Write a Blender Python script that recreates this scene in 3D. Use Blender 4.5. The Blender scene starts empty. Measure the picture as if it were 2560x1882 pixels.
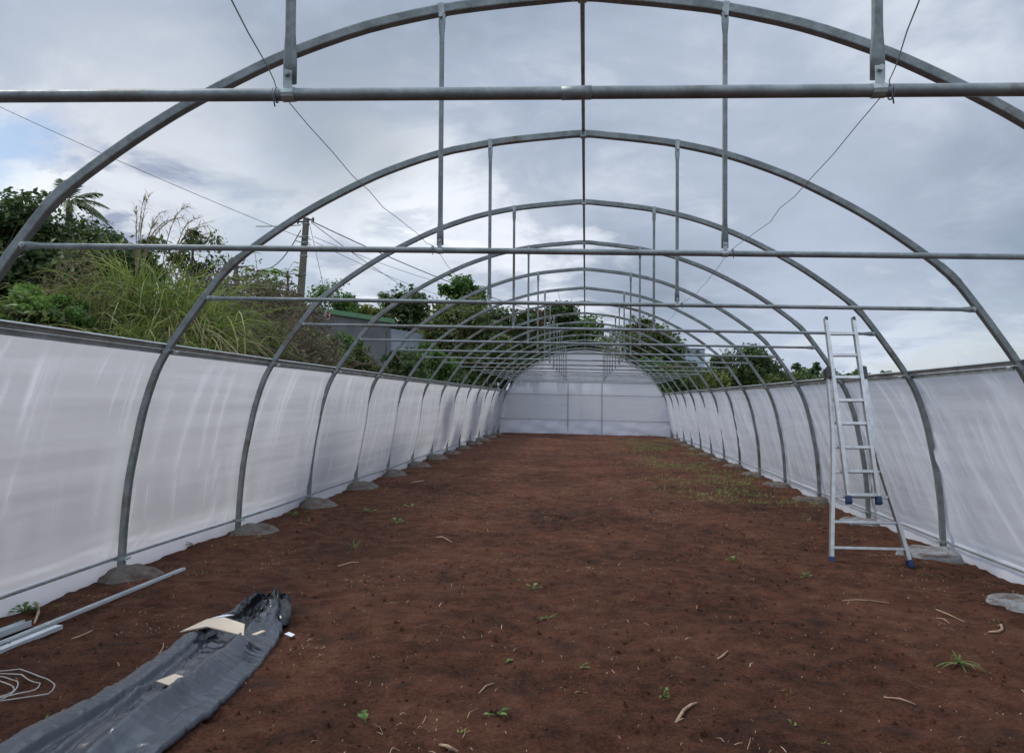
import bpy, math, random
import numpy as np
from mathutils import Vector, Matrix, noise as mnoise

C = bpy.context.scene.collection
PI = math.pi
# ------------------------------------------------------------------ camera
Z0 = 1.66                                   # camera height over the soil
CAMX, YAW, PITCH, ROLL, FPX = 0.0279, 0.099, 0.0195, 0.0066, 1850.0
PW, PH = 2560.0, 1882.0
_f = np.array([-math.sin(YAW)*math.cos(PITCH), math.cos(YAW)*math.cos(PITCH), math.sin(PITCH)])
_r0 = np.array([math.cos(YAW), math.sin(YAW), 0.0]); _u0 = np.cross(_r0, _f)
_r = _r0*math.cos(ROLL)+_u0*math.sin(ROLL); _u = -_r0*math.sin(ROLL)+_u0*math.cos(ROLL)
cam_d = bpy.data.cameras.new('camera'); cam = bpy.data.objects.new('camera', cam_d); C.objects.link(cam)
cam_d.sensor_fit = 'HORIZONTAL'; cam_d.sensor_width = 36.0; cam_d.lens = FPX/PW*36.0
cam_d.clip_start = 0.05; cam_d.clip_end = 3000
M = Matrix.Identity(4)
for i in range(3):
    M[i][0], M[i][1], M[i][2] = _r[i], _u[i], -_f[i]
M[0][3], M[1][3], M[2][3] = CAMX, 0.0, Z0
cam.matrix_world = M
bpy.context.scene.camera = cam

def raydir(u, v):
    return _f + _r*(u-PW/2)/FPX + _u*(PH/2-v)/FPX
def at(u, v, dist):
    """the world point seen at photo pixel u,v at that depth"""
    return np.array([CAMX, 0, Z0]) + raydir(u, v)*dist

# ------------------------------------------------------------------ sky and sun
SUN = np.array([-0.62, 0.18, 0.76]); SUN /= np.linalg.norm(SUN)
world = bpy.data.worlds.new("World"); bpy.context.scene.world = world; world.use_nodes = True
class NT:
    def __init__(s, nt): s.nt = nt; s.L = nt.links
    def n(s, typ, **kw):
        nd = s.nt.nodes.new(typ)
        for k, v in kw.items():
            if k == 'i':
                for a, b in v.items():
                    if hasattr(b, 'bl_idname') or isinstance(b, bpy.types.NodeSocket): s.L.new(b, nd.inputs[a])
                    else: nd.inputs[a].default_value = b
            else: setattr(nd, k, v)
        return nd
    def math(s, op, a, b=None, clamp=False):
        nd = s.nt.nodes.new('ShaderNodeMath'); nd.operation = op; nd.use_clamp = clamp
        for k, x in enumerate((a, b)):
            if x is None: continue
            if isinstance(x, bpy.types.NodeSocket): s.L.new(x, nd.inputs[k])
            else: nd.inputs[k].default_value = x
        return nd.outputs[0]
    def mix(s, fac, a, b, mode='MIX'):
        nd = s.nt.nodes.new('ShaderNodeMix'); nd.data_type = 'RGBA'; nd.blend_type = mode
        for k, x in ((0, fac), (6, a), (7, b)):
            if isinstance(x, bpy.types.NodeSocket): s.L.new(x, nd.inputs[k])
            elif k == 0: nd.inputs[0].default_value = x
            else: nd.inputs[k].default_value = tuple(x)+((1,) if len(x) == 3 else ())
        return nd.outputs[2]
    def ramp(s, fac, stops):
        nd = s.nt.nodes.new('ShaderNodeValToRGB'); s.L.new(fac, nd.inputs[0])
        cr = nd.color_ramp
        while len(cr.elements) < len(stops): cr.elements.new(0.5)
        for e, (p, c) in zip(cr.elements, stops):
            e.position = p; e.color = (tuple(c)+(1,) if not isinstance(c, (int, float)) else (c, c, c, 1))[:4]
        return nd.outputs[0]
    def noise(s, vec, scale, detail=4, rough=0.55, dist=0.0):
        nd = s.n('ShaderNodeTexNoise', i={'Scale': scale, 'Detail': detail, 'Roughness': rough, 'Distortion': dist})
        if vec is not None: s.L.new(vec, nd.inputs['Vector'])
        return nd.outputs['Fac']
    def smooth(s, x, a, b):
        nd = s.n('ShaderNodeMapRange', interpolation_type='SMOOTHSTEP', i={'From Min': a, 'From Max': b})
        s.L.new(x, nd.inputs['Value']); return nd.outputs[0]
def build_sky():
    t = NT(world.node_tree); t.nt.nodes.clear()
    out = t.n('ShaderNodeOutputWorld'); bg = t.n('ShaderNodeBackground', i={'Strength': 0.1})
    t.L.new(bg.outputs[0], out.inputs[0])
    sky = t.n('ShaderNodeTexSky'); sky.sky_type = 'NISHITA'; sky.sun_disc = False
    sky.sun_elevation = math.asin(SUN[2]); sky.sun_rotation = math.atan2(SUN[0], SUN[1])
    tc = t.n('ShaderNodeTexCoord')
    nrm = t.n('ShaderNodeVectorMath', operation='NORMALIZE'); t.L.new(tc.outputs['Generated'], nrm.inputs[0])
    sep = t.n('ShaderNodeSeparateXYZ'); t.L.new(nrm.outputs[0], sep.inputs[0])
    z = t.math('MAXIMUM', sep.outputs[2], 0.0)
    den = t.math('ADD', z, 0.22)
    cx = t.math('DIVIDE', sep.outputs[0], den); cy = t.math('DIVIDE', sep.outputs[1], den)
    pl = t.n('ShaderNodeCombineXYZ', i={0: cx, 1: cy, 2: 0.37})
    pv = pl.outputs[0]
    n1 = t.noise(pv, 0.75, 6, 0.56, 0.35)
    n2 = t.noise(pv, 2.4, 8, 0.60, 0.35)
    v = t.math('ADD', t.math('MULTIPLY', n1, 0.60), t.math('MULTIPLY', n2, 0.40))
    col = t.ramp(v, [(0.36, (.20, .245, .315)), (0.455, (.285, .34, .43)), (0.54, (.365, .42, .52)), (0.66, (.60, .645, .72))])
    def blob(u, vv, ra, rb, nz=0.5):
        d = raydir(u, vv); d = d/np.linalg.norm(d)
        dp = t.n('ShaderNodeVectorMath', operation='DOT_PRODUCT'); t.L.new(nrm.outputs[0], dp.inputs[0]); dp.inputs[1].default_value = tuple(d)
        a = t.math('ARCCOSINE', t.math('MINIMUM', dp.outputs['Value'], 1.0))
        a = t.math('ADD', a, t.math('MULTIPLY', t.math('SUBTRACT', n2, 0.5), nz))
        return t.math('SUBTRACT', 1.0, t.smooth(a, ra, rb))
    for u, vv, ra, rb, c, k in (
            (330, 430, .02, .24, (.88, .92, .98), .85), (60, 460, .0, .13, (1.05, 1.08, 1.1), .95), (760, 560, .0, .17, (.80, .86, .95), .75),
            (1010, 570, .02, .20, (1.0, 1.04, 1.1), .9), (820, 370, .0, .17, (.34, .395, .46), .75), (300, 190, .02, .22, (.42, .47, .56), .5),
            (1030, 740, .0, .13, (.42, .50, .63), .85), (660, 690, .0, .12, (.41, .485, .60), .85), (275, 555, .0, .055, (.28, .33, .46), .9), (120, 380, .0, .04, (.45, .50, .62), .5),
            (1052, 668, .0, .034, (1.05, 1.07, 1.1), .95), (965, 742, .0, .03, (.90, .95, 1.02), .7), (1080, 700, .0, .03, (.95, .98, 1.03), .6),
            (1270, 640, .0, .12, (.86, .90, 1.0), .6), (1380, 700, .0, .09, (.90, .94, 1.03), .6), (2050, 830, .02, .2, (.54, .61, .75), .6), (1900, 350, .05, .25, (.42, .49, .60), .4),
            (2300, 960, .02, .12, (.80, .87, .98), .6)):
        c = tuple(q*(.84 if c[0] > .7 else .92) for q in c); col = t.mix(t.math('MULTIPLY', blob(u, vv, ra, rb), k), col, c)
    # extra brightness added to unseen sky overhead and behind camera, lifting netting and soil
    over = t.math('ADD', t.math('MULTIPLY', t.smooth(sep.outputs[2], .50, .90), 15.0), t.math('MULTIPLY', t.math('MULTIPLY', t.smooth(t.math('MULTIPLY', sep.outputs[1], -1.0), .15, .8), t.smooth(sep.outputs[2], .05, .3)), 5.0))
    big = t.n('ShaderNodeVectorMath', operation='SCALE'); t.L.new(col, big.inputs[0]); t.L.new(t.math('ADD', 10.0, over), big.inputs['Scale'])
    gap1 = t.math('MULTIPLY', blob(-30, 395, .0, .075, .3), .95)
    gap2 = t.math('MULTIPLY', blob(2500, 905, .0, .11, 0.9), .35)
    gap = t.math('MAXIMUM', gap1, gap2)
    blue = t.n('ShaderNodeVectorMath', operation='SCALE'); t.L.new(sky.outputs[0], blue.inputs[0]); blue.inputs['Scale'].default_value = 1.0
    fin = t.mix(gap, big.outputs[0], blue.outputs[0])
    t.L.new(fin, bg.inputs[0])
build_sky()
sl = bpy.data.lights.new('sun', 'SUN'); sl.energy = 1.5; sl.angle = math.radians(14); sl.color = (1.0, 0.96, 0.9)
so = bpy.data.objects.new('sun', sl); C.objects.link(so)
so.rotation_euler = Vector(tuple(SUN)).to_track_quat('Z', 'Y').to_euler()
sc = bpy.context.scene
sc.view_settings.view_transform = 'Standard'; sc.view_settings.look = 'None'
sc.view_settings.exposure = 0.3; sc.view_settings.gamma = 1.0
try:
    sc.cycles.max_bounces = 8; sc.cycles.transparent_max_bounces = 24; sc.cycles.diffuse_bounces = 4
except Exception: pass

# ------------------------------------------------------------------ helpers
def tag(o, label=None, cat=None, group=None, kind=None):
    if label: o['label'] = label
    if cat: o['category'] = cat
    if group: o['group'] = group
    if kind: o['kind'] = kind
    return o
def empty(name, loc, label, cat, group=None):
    o = bpy.data.objects.new(name, None); C.objects.link(o); o.location = tuple(float(a) for a in loc)
    o.empty_display_size = 0.2
    return tag(o, label, cat, group)
class MB:
    """collects shapes into one mesh"""
    def __init__(s): s.V = []; s.F = []; s.n = 0
    def add(s, V, F):
        V = np.asarray(V, dtype=float).reshape(-1, 3)
        s.V.append(V); s.F.extend([tuple(int(i)+s.n for i in f) for f in F]); s.n += len(V); return s
    def quads(s, V, Q):
        s.V.append(np.asarray(V, float).reshape(-1, 3)); s.F.extend((np.asarray(Q)+s.n).tolist()); s.n += len(s.V[-1]); return s
    def box(s, c, size, R=None):
        h = np.array(size)/2.0
        P = np.array([[sx, sy, sz] for sx in (-1, 1) for sy in (-1, 1) for sz in (-1, 1)])*h
        if R is not None: P = P@np.asarray(R).T
        return s.add(P+np.array(c), [(0, 1, 3, 2), (4, 6, 7, 5), (0, 4, 5, 1), (2, 3, 7, 6), (0, 2, 6, 4), (1, 5, 7, 3)])
    def sweep(s, pts, prof, ref=None, scale=None, caps=True):
        """sweep a closed 2-D profile along a polyline; ref keeps one axis fixed"""
        P = np.asarray(pts, float); N = len(P); m = len(prof)
        T = np.zeros_like(P); T[1:-1] = P[2:]-P[:-2]; T[0] = P[1]-P[0]; T[-1] = P[-1]-P[-2]
        T /= np.linalg.norm(T, axis=1)[:, None]+1e-12
        a = None; V = []
        for i in range(N):
            if ref is not None: a = np.array(ref, float)
            elif a is None: a = np.array([0, 0, 1.0]) if abs(T[i][2]) < .9 else np.array([1.0, 0, 0])
            a = a-T[i]*(a@T[i]); a /= np.linalg.norm(a); b = np.cross(T[i], a)
            sc_ = (1, 1) if scale is None else scale[i]
            for (p, q) in prof: V.append(P[i]+a*p*sc_[0]+b*q*sc_[1])
        F = [(i*m+j, i*m+(j+1) % m, (i+1)*m+(j+1) % m, (i+1)*m+j) for i in range(N-1) for j in range(m)]
        if caps: F += [tuple(range(m-1, -1, -1)), tuple((N-1)*m+j for j in range(m))]
        return s.add(V, F)
    def tube(s, pts, r, seg=8, scale=None, ref=None):
        pr = [(r*math.cos(2*PI*j/seg), r*math.sin(2*PI*j/seg)) for j in range(seg)]
        if isinstance(r, (list, tuple)): pass
        return s.sweep(pts, pr, ref, scale)
    def taper(s, pts, radii, seg=6):
        pr = [(math.cos(2*PI*j/seg), math.sin(2*PI*j/seg)) for j in range(seg)]
        return s.sweep(pts, pr, None, [(q, q) for q in radii])
    def cyl(s, p0, p1, r, seg=10): return s.tube([p0, p1], r, seg)
    def build(s, name, m, parent=None, smooth=False):
        me = bpy.data.meshes.new(name)
        V = np.concatenate(s.V) if s.V else np.zeros((0, 3))
        if parent is not None: V = V-np.array(parent.get('_o', (0, 0, 0)))
        me.from_pydata(V.tolist(), [], s.F); me.update()
        o = bpy.data.objects.new(name, me); C.objects.link(o)
        for mm in (m if isinstance(m, (list, tuple)) else [m]): me.materials.append(mm)
        if smooth: me.polygons.foreach_set('use_smooth', [True]*len(me.polygons))
        if parent is not None: o.parent = parent
        return o
def root(name, loc, label, cat, group=None):
    """empty at a thing's base; children are built in world coordinates and shifted"""
    o = empty(name, loc, label, cat, group); o['_o'] = [float(a) for a in loc]; return o
def sub(mb, name, m, parent, smooth=False, label=None):
    """a sub-part: parent is a mesh part whose own origin sits at its thing's origin"""
    g = parent
    while g.parent is not None: g = g.parent
    off = np.array(g.get('_o', (0, 0, 0)))
    mb.V = [v-off for v in mb.V]
    o = mb.build(name, m, None, smooth); o.parent = parent
    if label: o['label'] = label
    return o
def copy_tree(o, parent=None):
    c = o.copy(); C.objects.link(c)
    if parent is not None: c.parent = parent
    for ch in list(o.children): copy_tree(ch, c)
    return c
def sstep(x, a, b):
    t = np.clip((np.asarray(x, float)-a)/(b-a), 0, 1); return t*t*(3-2*t)
def rsq(h, r, seg=3):
    """rounded square profile"""
    out = []
    for cxs, cys, a0 in ((1, 1, 0), (-1, 1, PI/2), (-1, -1, PI), (1, -1, 1.5*PI)):
        for j in range(seg+1):
            a = a0+PI/2*j/seg; out.append(((h-r)*cxs+r*math.cos(a), (h-r)*cys+r*math.sin(a)))
    return out

# ------------------------------------------------------------------ materials
def newmat(name):
    m = bpy.data.materials.new(name); m.use_nodes = True; t = NT(m.node_tree); t.nt.nodes.clear()
    out = t.n('ShaderNodeOutputMaterial'); return m, t, out
def plain(name, col, rough=0.6, var=0.25, scale=8.0, metal=0.0, bump=0.0, bscale=60.0, spec=0.5):
    m, t, out = newmat(name)
    tc = t.n('ShaderNodeTexCoord'); v = tc.outputs['Object']
    n = t.noise(v, scale, 5, .6)
    c = t.ramp(n, [(0.3, tuple(x*(1-var) for x in col)), (0.7, tuple(min(1, x*(1+var)) for x in col))])
    b = t.n('ShaderNodeBsdfPrincipled', i={'Base Color': c, 'Roughness': rough, 'Metallic': metal, 'Specular IOR Level': spec})
    if bump:
        bn = t.n('ShaderNodeBump', i={'Strength': bump, 'Distance': 0.01}); t.L.new(t.noise(v, bscale, 6, .65), bn.inputs['Height']); t.L.new(bn.outputs[0], b.inputs['Normal'])
    t.L.new(b.outputs[0], out.inputs[0]); return m
def galvanised(name, base=.30, rust=.62, rough=.48):
    m, t, out = newmat(name)
    tc = t.n('ShaderNodeTexCoord'); v = tc.outputs['Object']
    n = t.noise(v, 7, 6, .65); fine = t.noise(v, 60, 4, .7)
    nn = t.math('ADD', t.math('MULTIPLY', n, .65), t.math('MULTIPLY', fine, .35))
    c = t.ramp(nn, [(.30, (base*.58, base*.66, base*.63)), (.5, (base, base*1.12, base*1.09)), (.7, (base*1.5, base*1.64, base*1.6))])
    dirt = t.smooth(t.noise(v, 2.3, 7, .7), rust-.04, rust+.10)
    c = t.mix(t.math('MULTIPLY', dirt, .75), c, (.135, .098, .06))
    r = t.ramp(nn, [(.3, rough+.15), (.7, rough-.1)])
    b = t.n('ShaderNodeBsdfPrincipled', i={'Base Color': c, 'Roughness': r, 'Metallic': 0.45})
    bn = t.n('ShaderNodeBump', i={'Strength': .15, 'Distance': .004}); t.L.new(fine, bn.inputs['Height']); t.L.new(bn.outputs[0], b.inputs['Normal'])
    t.L.new(b.outputs[0], out.inputs[0]); return m
def foliage(name, cols, trans=.35, rough=.55):
    m, t, out = newmat(name)
    geo = t.n('ShaderNodeNewGeometry'); rnd = geo.outputs['Random Per Island']
    tc = t.n('ShaderNodeTexCoord')
    big = t.noise(tc.outputs['Object'], 1.1, 3, .5)
    f = t.math('ADD', t.math('MULTIPLY', rnd, .65), t.math('MULTIPLY', t.smooth(big, .3, .7), .35))
    c = t.ramp(f, [(i/(len(cols)-1)*.86+.07, k) for i, k in enumerate(cols)])
    d = t.n('ShaderNodeBsdfPrincipled', i={'Base Color': c, 'Roughness': rough, 'Specular IOR Level': .35})
    tr = t.n('ShaderNodeBsdfTranslucent', i={'Color': c})
    mx = t.n('ShaderNodeMixShader', i={0: trans}); t.L.new(d.outputs[0], mx.inputs[1]); t.L.new(tr.outputs[0], mx.inputs[2])
    t.L.new(mx.outputs[0], out.inputs[0]); return m
def net_mat(name, open_=.37, band=True, blur=.42):
    """woven white mesh: open between threads, closed where the cloth is gathered, with packing bands"""
    m, t, out = newmat(name)
    tc = t.n('ShaderNodeTexCoord'); v = tc.outputs['Object']
    mp = t.n('ShaderNodeMapping'); t.L.new(v, mp.inputs[0]); mp.inputs['Scale'].default_value = (.25, .10, 3.4)
    bands = t.smooth(t.noise(mp.outputs[0], 2.2, 4, .65), .32, .68)
    mp2 = t.n('ShaderNodeMapping'); t.L.new(v, mp2.inputs[0]); mp2.inputs['Scale'].default_value = (1, 9, .5)
    strk = t.smooth(t.noise(mp2.outputs[0], 1.3, 5, .65), .35, .75)
    at_ = t.n('ShaderNodeAttribute', attribute_name='gather'); g = at_.outputs['Fac']
    lw = t.n('ShaderNodeLayerWeight', i={'Blend': .35})
    op = t.math('MULTIPLY', t.math('SUBTRACT', 1.0, t.math('MULTIPLY', lw.outputs['Facing'], .45)), open_)
    op = t.math('MULTIPLY', op, t.math('ADD', .68, t.math('MULTIPLY', bands, .42 if band else .15)))
    op = t.math('MULTIPLY', op, t.math('SUBTRACT', 1.03, t.math('MULTIPLY', strk, .12)))
    op = t.math('MULTIPLY', op, t.math('SUBTRACT', 1.0, t.math('MINIMUM', g, .97)), True)
    c = t.mix(t.math('MULTIPLY', bands, .6), (.90, .92, .98), (.85, .87, .95))
    d = t.n('ShaderNodeBsdfPrincipled', i={'Base Color': c, 'Roughness': .45, 'Specular IOR Level': .4})
    tr = t.n('ShaderNodeBsdfTranslucent', i={'Color': (.96, .96, .98, 1)})
    tp = t.n('ShaderNodeBsdfRefraction', i={'IOR': 1.12, 'Roughness': blur, 'Color': (1, 1, 1, 1)})   # light scattered by the threads on its way through
    wv = t.noise(v, 420, 2, .5)
    bn = t.n('ShaderNodeBump', i={'Strength': .12, 'Distance': .002}); t.L.new(wv, bn.inputs['Height']); t.L.new(bn.outputs[0], d.inputs['Normal'])
    m1 = t.n('ShaderNodeMixShader', i={0: .5}); t.L.new(d.outputs[0], m1.inputs[1]); t.L.new(tr.outputs[0], m1.inputs[2])
    m2 = t.n('ShaderNodeMixShader', i={0: op}); t.L.new(m1.outputs[0], m2.inputs[1]); t.L.new(tp.outputs[0], m2.inputs[2])
    t.L.new(m2.outputs[0], out.inputs[0]); return m
def soil_mat():
    m, t, out = newmat('red_soil')
    tc = t.n('ShaderNodeTexCoord'); v = tc.outputs['Object']
    a = t.noise(v, .55, 5, .6, .4); b_ = t.noise(v, 5.5, 7, .68, .3); c_ = t.noise(v, 55, 5, .75)
    f = t.math('ADD', t.math('ADD', t.math('MULTIPLY', a, .28), t.math('MULTIPLY', b_, .36)), t.math('MULTIPLY', c_, .36))
    col = t.ramp(f, [(.40, (.031, .0138, .0090)), (.46, (.078, .0298, .0163)), (.515, (.128, .0495, .0262)), (.57, (.168, .072, .041)), (.64, (.25, .128, .078))])
    gry = t.smooth(t.noise(v, 3.3, 7, .72), .53, .66)
    col = t.mix(t.math('MULTIPLY', gry, .50), col, (.046, .032, .025))
    vor = t.n('ShaderNodeTexVoronoi', i={'Scale': 34.0, 'Randomness': 1.0}); t.L.new(v, vor.inputs['Vector'])
    spk = t.math('MULTIPLY', t.math('LESS_THAN', vor.outputs['Distance'], .13), t.math('GREATER_THAN', t.noise(v, 11, 2, .5), .55))
    col = t.mix(t.math('MULTIPLY', spk, .45), col, (.30, .22, .16))
    b = t.n('ShaderNodeBsdfPrincipled', i={'Base Color': col, 'Roughness': .95, 'Specular IOR Level': .15})
    h = t.math('ADD', t.math('MULTIPLY', t.noise(v, 26, 8, .75), 1.0), t.math('MULTIPLY', t.noise(v, 120, 4, .7), .4))
    bn = t.n('ShaderNodeBump', i={'Strength': 1.0, 'Distance': .05}); t.L.new(h, bn.inputs['Height']); t.L.new(bn.outputs[0], b.inputs['Normal'])
    t.L.new(b.outputs[0], out.inputs[0]); return m
def plastic_mat():
    m, t, out = newmat('black_plastic_film')
    tc = t.n('ShaderNodeTexCoord'); v = tc.outputs['Object']
    mp = t.n('ShaderNodeMapping'); t.L.new(v, mp.inputs[0]); mp.inputs['Scale'].default_value = (1.6, .8, 1)
    dust = t.smooth(t.noise(mp.outputs[0], 3.0, 6, .65), .50, .78)
    c = t.mix(t.math('MULTIPLY', dust, .5), (.010, .016, .027), (.036, .044, .056))
    r = t.math('ADD', .16, t.math('MULTIPLY', t.noise(v, 9, 5, .6), .26))
    b = t.n('ShaderNodeBsdfPrincipled', i={'Base Color': c, 'Roughness': r, 'Specular IOR Level': .85, 'Coat Weight': .35, 'Coat Roughness': .24})
    bn = t.n('ShaderNodeBump', i={'Strength': .22, 'Distance': .010})
    h = t.math('ADD', t.noise(mp.outputs[0], 13, 5, .6, .8), t.math('MULTIPLY', t.noise(v, 48, 3, .6), .22))
    t.L.new(h, bn.inputs['Height']); t.L.new(bn.outputs[0], b.inputs['Normal'])
    t.L.new(b.outputs[0], out.inputs[0]); return m
def concrete(name, col):
    m, t, out = newmat(name)
    tc = t.n('ShaderNodeTexCoord'); v = tc.outputs['Object']
    f = t.math('ADD', t.math('MULTIPLY', t.noise(v, 4, 6, .65), .6), t.math('MULTIPLY', t.noise(v, 45, 4, .7), .4))
    c = t.ramp(f, [(.32, tuple(x*.55 for x in col)), (.5, col), (.68, tuple(x*1.4 for x in col))])
    soil = t.smooth(t.noise(tc.outputs['Generated'], 3.2, 6, .7), .44, .62)
    c = t.mix(t.math('MULTIPLY', soil, .72), c, (.10, .052, .034))
    b = t.n('ShaderNodeBsdfPrincipled', i={'Base Color': c, 'Roughness': .9, 'Specular IOR Level': .2})
    bn = t.n('ShaderNodeBump', i={'Strength': .8, 'Distance': .015}); t.L.new(t.noise(v, 40, 7, .75), bn.inputs['Height']); t.L.new(bn.outputs[0], b.inputs['Normal'])
    t.L.new(b.outputs[0], out.inputs[0]); return m
MT = dict(
    galv=galvanised('galvanised_steel', .235, .585), galvb=galvanised('bright_galvanised_steel', .40, .70, .4), zinc=plain('new_zinc_channel', (.62, .68, .70), .35, .1, 6, .4), rusty=galvanised('weathered_steel', .25, .50, .55),
    alu=plain('worn_aluminium', (.54, .545, .53), .38, .18, 12, .75, .12, 80), net=net_mat('white_netting'), net2=net_mat('white_netting_doubled_and_lit', .06, False),
    netend=net_mat('white_netting_taut', .20, False, .22),
    soil=soil_mat(), bank=plain('bank_earth', (.055, .045, .025), .95, .5, 2.5, 0, .8, 20, .1), film=plastic_mat(), film_shaded=plain('glossy_shaded_film', (.006, .007, .009), .17, .3, 6, 0, .25, 26, .5),
    conc=concrete('concrete', (.145, .13, .115)), concg=concrete('grey_concrete', (.26, .27, .27)),
    card=plain('cardboard', (.62, .51, .38), .85, .12, 5, 0, .2, 40), paper=plain('white_paper', (.75, .76, .78), .7, .05),
    blue=plain('blue_rubber', (.012, .030, .095), .5, .2), dark=plain('dark_plastic', (.05, .05, .055), .5, .2),
    wire=plain('galvanised_wire', (.22, .23, .25), .5, .2, 10, .5), cable=plain('black_cable', (.03, .03, .035), .6, .1),
    coil=plain('pale_wire', (.42, .40, .36), .5, .15, 10, .3),
    wood=plain('grey_brown_bark', (.12, .09, .065), .9, .35, 6, 0, .5, 30), polec=plain('weathered_pole', (.165, .138, .112), .85, .3, 3, 0, .4, 20),
    stick=plain('dry_stick', (.36, .24, .155), .85, .35, 14, 0, .3, 60), straw=foliage('dry_straw', [(.24, .15, .09), (.42, .30, .18), (.62, .50, .36)], .2, .8),
    render=plain('grey_render', (.16, .165, .165), .9, .28, .9, 0, .3, 20), renderl=plain('pale_blue_render', (.32, .36, .40), .85, .15, 1.2, 0, .2, 20),
    groof=plain('green_painted_metal', (.13, .26, .13), .55, .15, 2), white=plain('white_paint', (.78, .79, .80), .5, .06), red=plain('sign_red', (.50, .045, .04), .45, .1),
    house=plain('pale_blue_wall', (.50, .58, .66), .8, .08, 1), hroof=plain('slate_roof', (.28, .31, .35), .7, .1, 1), dkglass=plain('dark_window', (.06, .07, .08), .2, .1),
    rroof=plain('red_roof', (.32, .08, .06), .7, .2, 2), tank=plain('white_tank', (.85, .86, .88), .4, .04),
    lf_dark=foliage('dark_leaves', [(.026, .046, .015), (.064, .108, .030), (.125, .19, .055)], .3),
    lf_mid=foliage('green_leaves', [(.035, .080, .018), (.085, .175, .034), (.16, .28, .06)], .4),
    lf_lite=foliage('light_green_leaves', [(.07, .14, .03), (.15, .27, .05), (.25, .38, .09)], .4),
    lf_olive=foliage('olive_leaves', [(.05, .072, .020), (.105, .14, .036), (.19, .22, .065)], .35),
    lf_yel=foliage('yellow_green_leaves', [(.09, .11, .025), (.18, .21, .05), (.29, .30, .09)], .35),
    lf_brown=foliage('brown_dry_leaves', [(.075, .062, .036), (.165, .13, .078), (.27, .215, .13)], .25, .8),
    lf_rust=foliage('rusty_leaves', [(.06, .036, .024), (.13, .075, .048), (.19, .13, .07)], .3, .7),
    grass=foliage('cane_grass', [(.070, .115, .024), (.20, .265, .058), (.40, .43, .145)], .4),
    drygrass=foliage('dry_cane_grass', [(.17, .125, .06), (.34, .27, .145), (.52, .44, .28)], .35, .8),
    twig=foliage('dry_twigs', [(.10, .084, .06), (.20, .165, .12), (.32, .27, .20)], .05, .9),
    weed=foliage('young_weed', [(.055, .12, .022), (.12, .22, .05), (.22, .33, .10)], .35),
)

# ------------------------------------------------------------------ greenhouse geometry
SP, Y1, SLX, SLP, SKEW = 2.1778, 6.3589, -0.0143, -0.0134, 0.048
DY = {-1: .006, 0: .006, 1: .007, 2: -.011, 3: .005, 4: .012, 5: .008, 6: .008, 7: .007, 8: .007, 9: .002}
DZ = {-1: .002, 0: .006, 1: -.001, 2: -.008, 3: -.005, 4: -.005, 5: -.005, 6: 0, 7: .002, 8: .001, 9: .013, 10: .021, 11: .012, 12: .010, 13: .020, 14: .027}
DXL = {-1: .005, 0: -.004, 1: -.024, 2: -.005, 3: .004, 4: .016, 5: .010}
KX = np.arange(-1, 15)
def T(k, x, z):
    """greenhouse coordinates (hoop number, across, up from camera level) to world"""
    dz = np.interp(k, KX, [DZ.get(int(i), 0) for i in KX]); dy = np.interp(k, KX, [DY.get(int(i), 0) for i in KX]); dl = np.interp(k, KX, [DXL.get(int(i), 0) for i in KX])
    xx = np.where(np.asarray(x) < -1, np.asarray(x)+dl, x)
    y = Y1+(np.asarray(k)-1)*SP
    return np.stack(np.broadcast_arrays(xx, y+SKEW*xx+dy, Z0+z+SLX*xx+SLP*(y-Y1)+dz), -1)
def k_of(x, y): return (y-SKEW*x-Y1)/SP+1
PR = np.array([(0, 2.22), (.25, 2.20), (.5, 2.175), (.83, 2.13), (1.23, 2.04), (1.6, 1.915), (1.88, 1.795), (2.24, 1.61), (2.5, 1.455), (2.79, 1.256), (3.06, 1.043),
               (3.243, .822), (3.44, .55), (3.61, .30), (3.72, .09), (3.82, -.22), (3.88, -.5), (3.945, -.85), (3.985, -1.24), (4.01, -1.72)])
def dense(P, n=3):
    """Catmull-Rom through the profile points"""
    out = []
    Q = np.vstack([[-P[1][0], P[1][1]], P, 2*P[-1]-P[-2]])
    for i in range(1, len(Q)-2):
        for j in range(n):
            t = j/n; a, b, c, d = Q[i-1], Q[i], Q[i+1], Q[i+2]
            out.append(.5*((2*b)+(-a+c)*t+(2*a-5*b+4*c-d)*t*t+(-a+3*b-3*c+d)*t**3))
    out.append(P[-1]); return np.array(out)
PD = dense(PR, 3)
def prof_x(z): return np.interp(-np.asarray(z), -PD[:, 1], PD[:, 0])
def prof_z(x): return np.interp(np.abs(x), PD[:, 0], PD[:, 1])
BARZ, BARX, HX, RAILX, RAILZ, GZ = .752, 3.25, .802, 3.615, .297, -1.66
HOOP = rsq(.0275, .0070, 2)
gh = root('greenhouse_frame', T(6, 0, GZ), 'long arched greenhouse frame of galvanised steel hoops standing over the red soil', 'greenhouse')
def flat_scale(n, a=1.35, b=.3):
    """flattened bar ends"""
    return [(a, b)]*2+[(1, 1)]*(n-4)+[(a, b)]*2
rng = random.Random(5)
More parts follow.
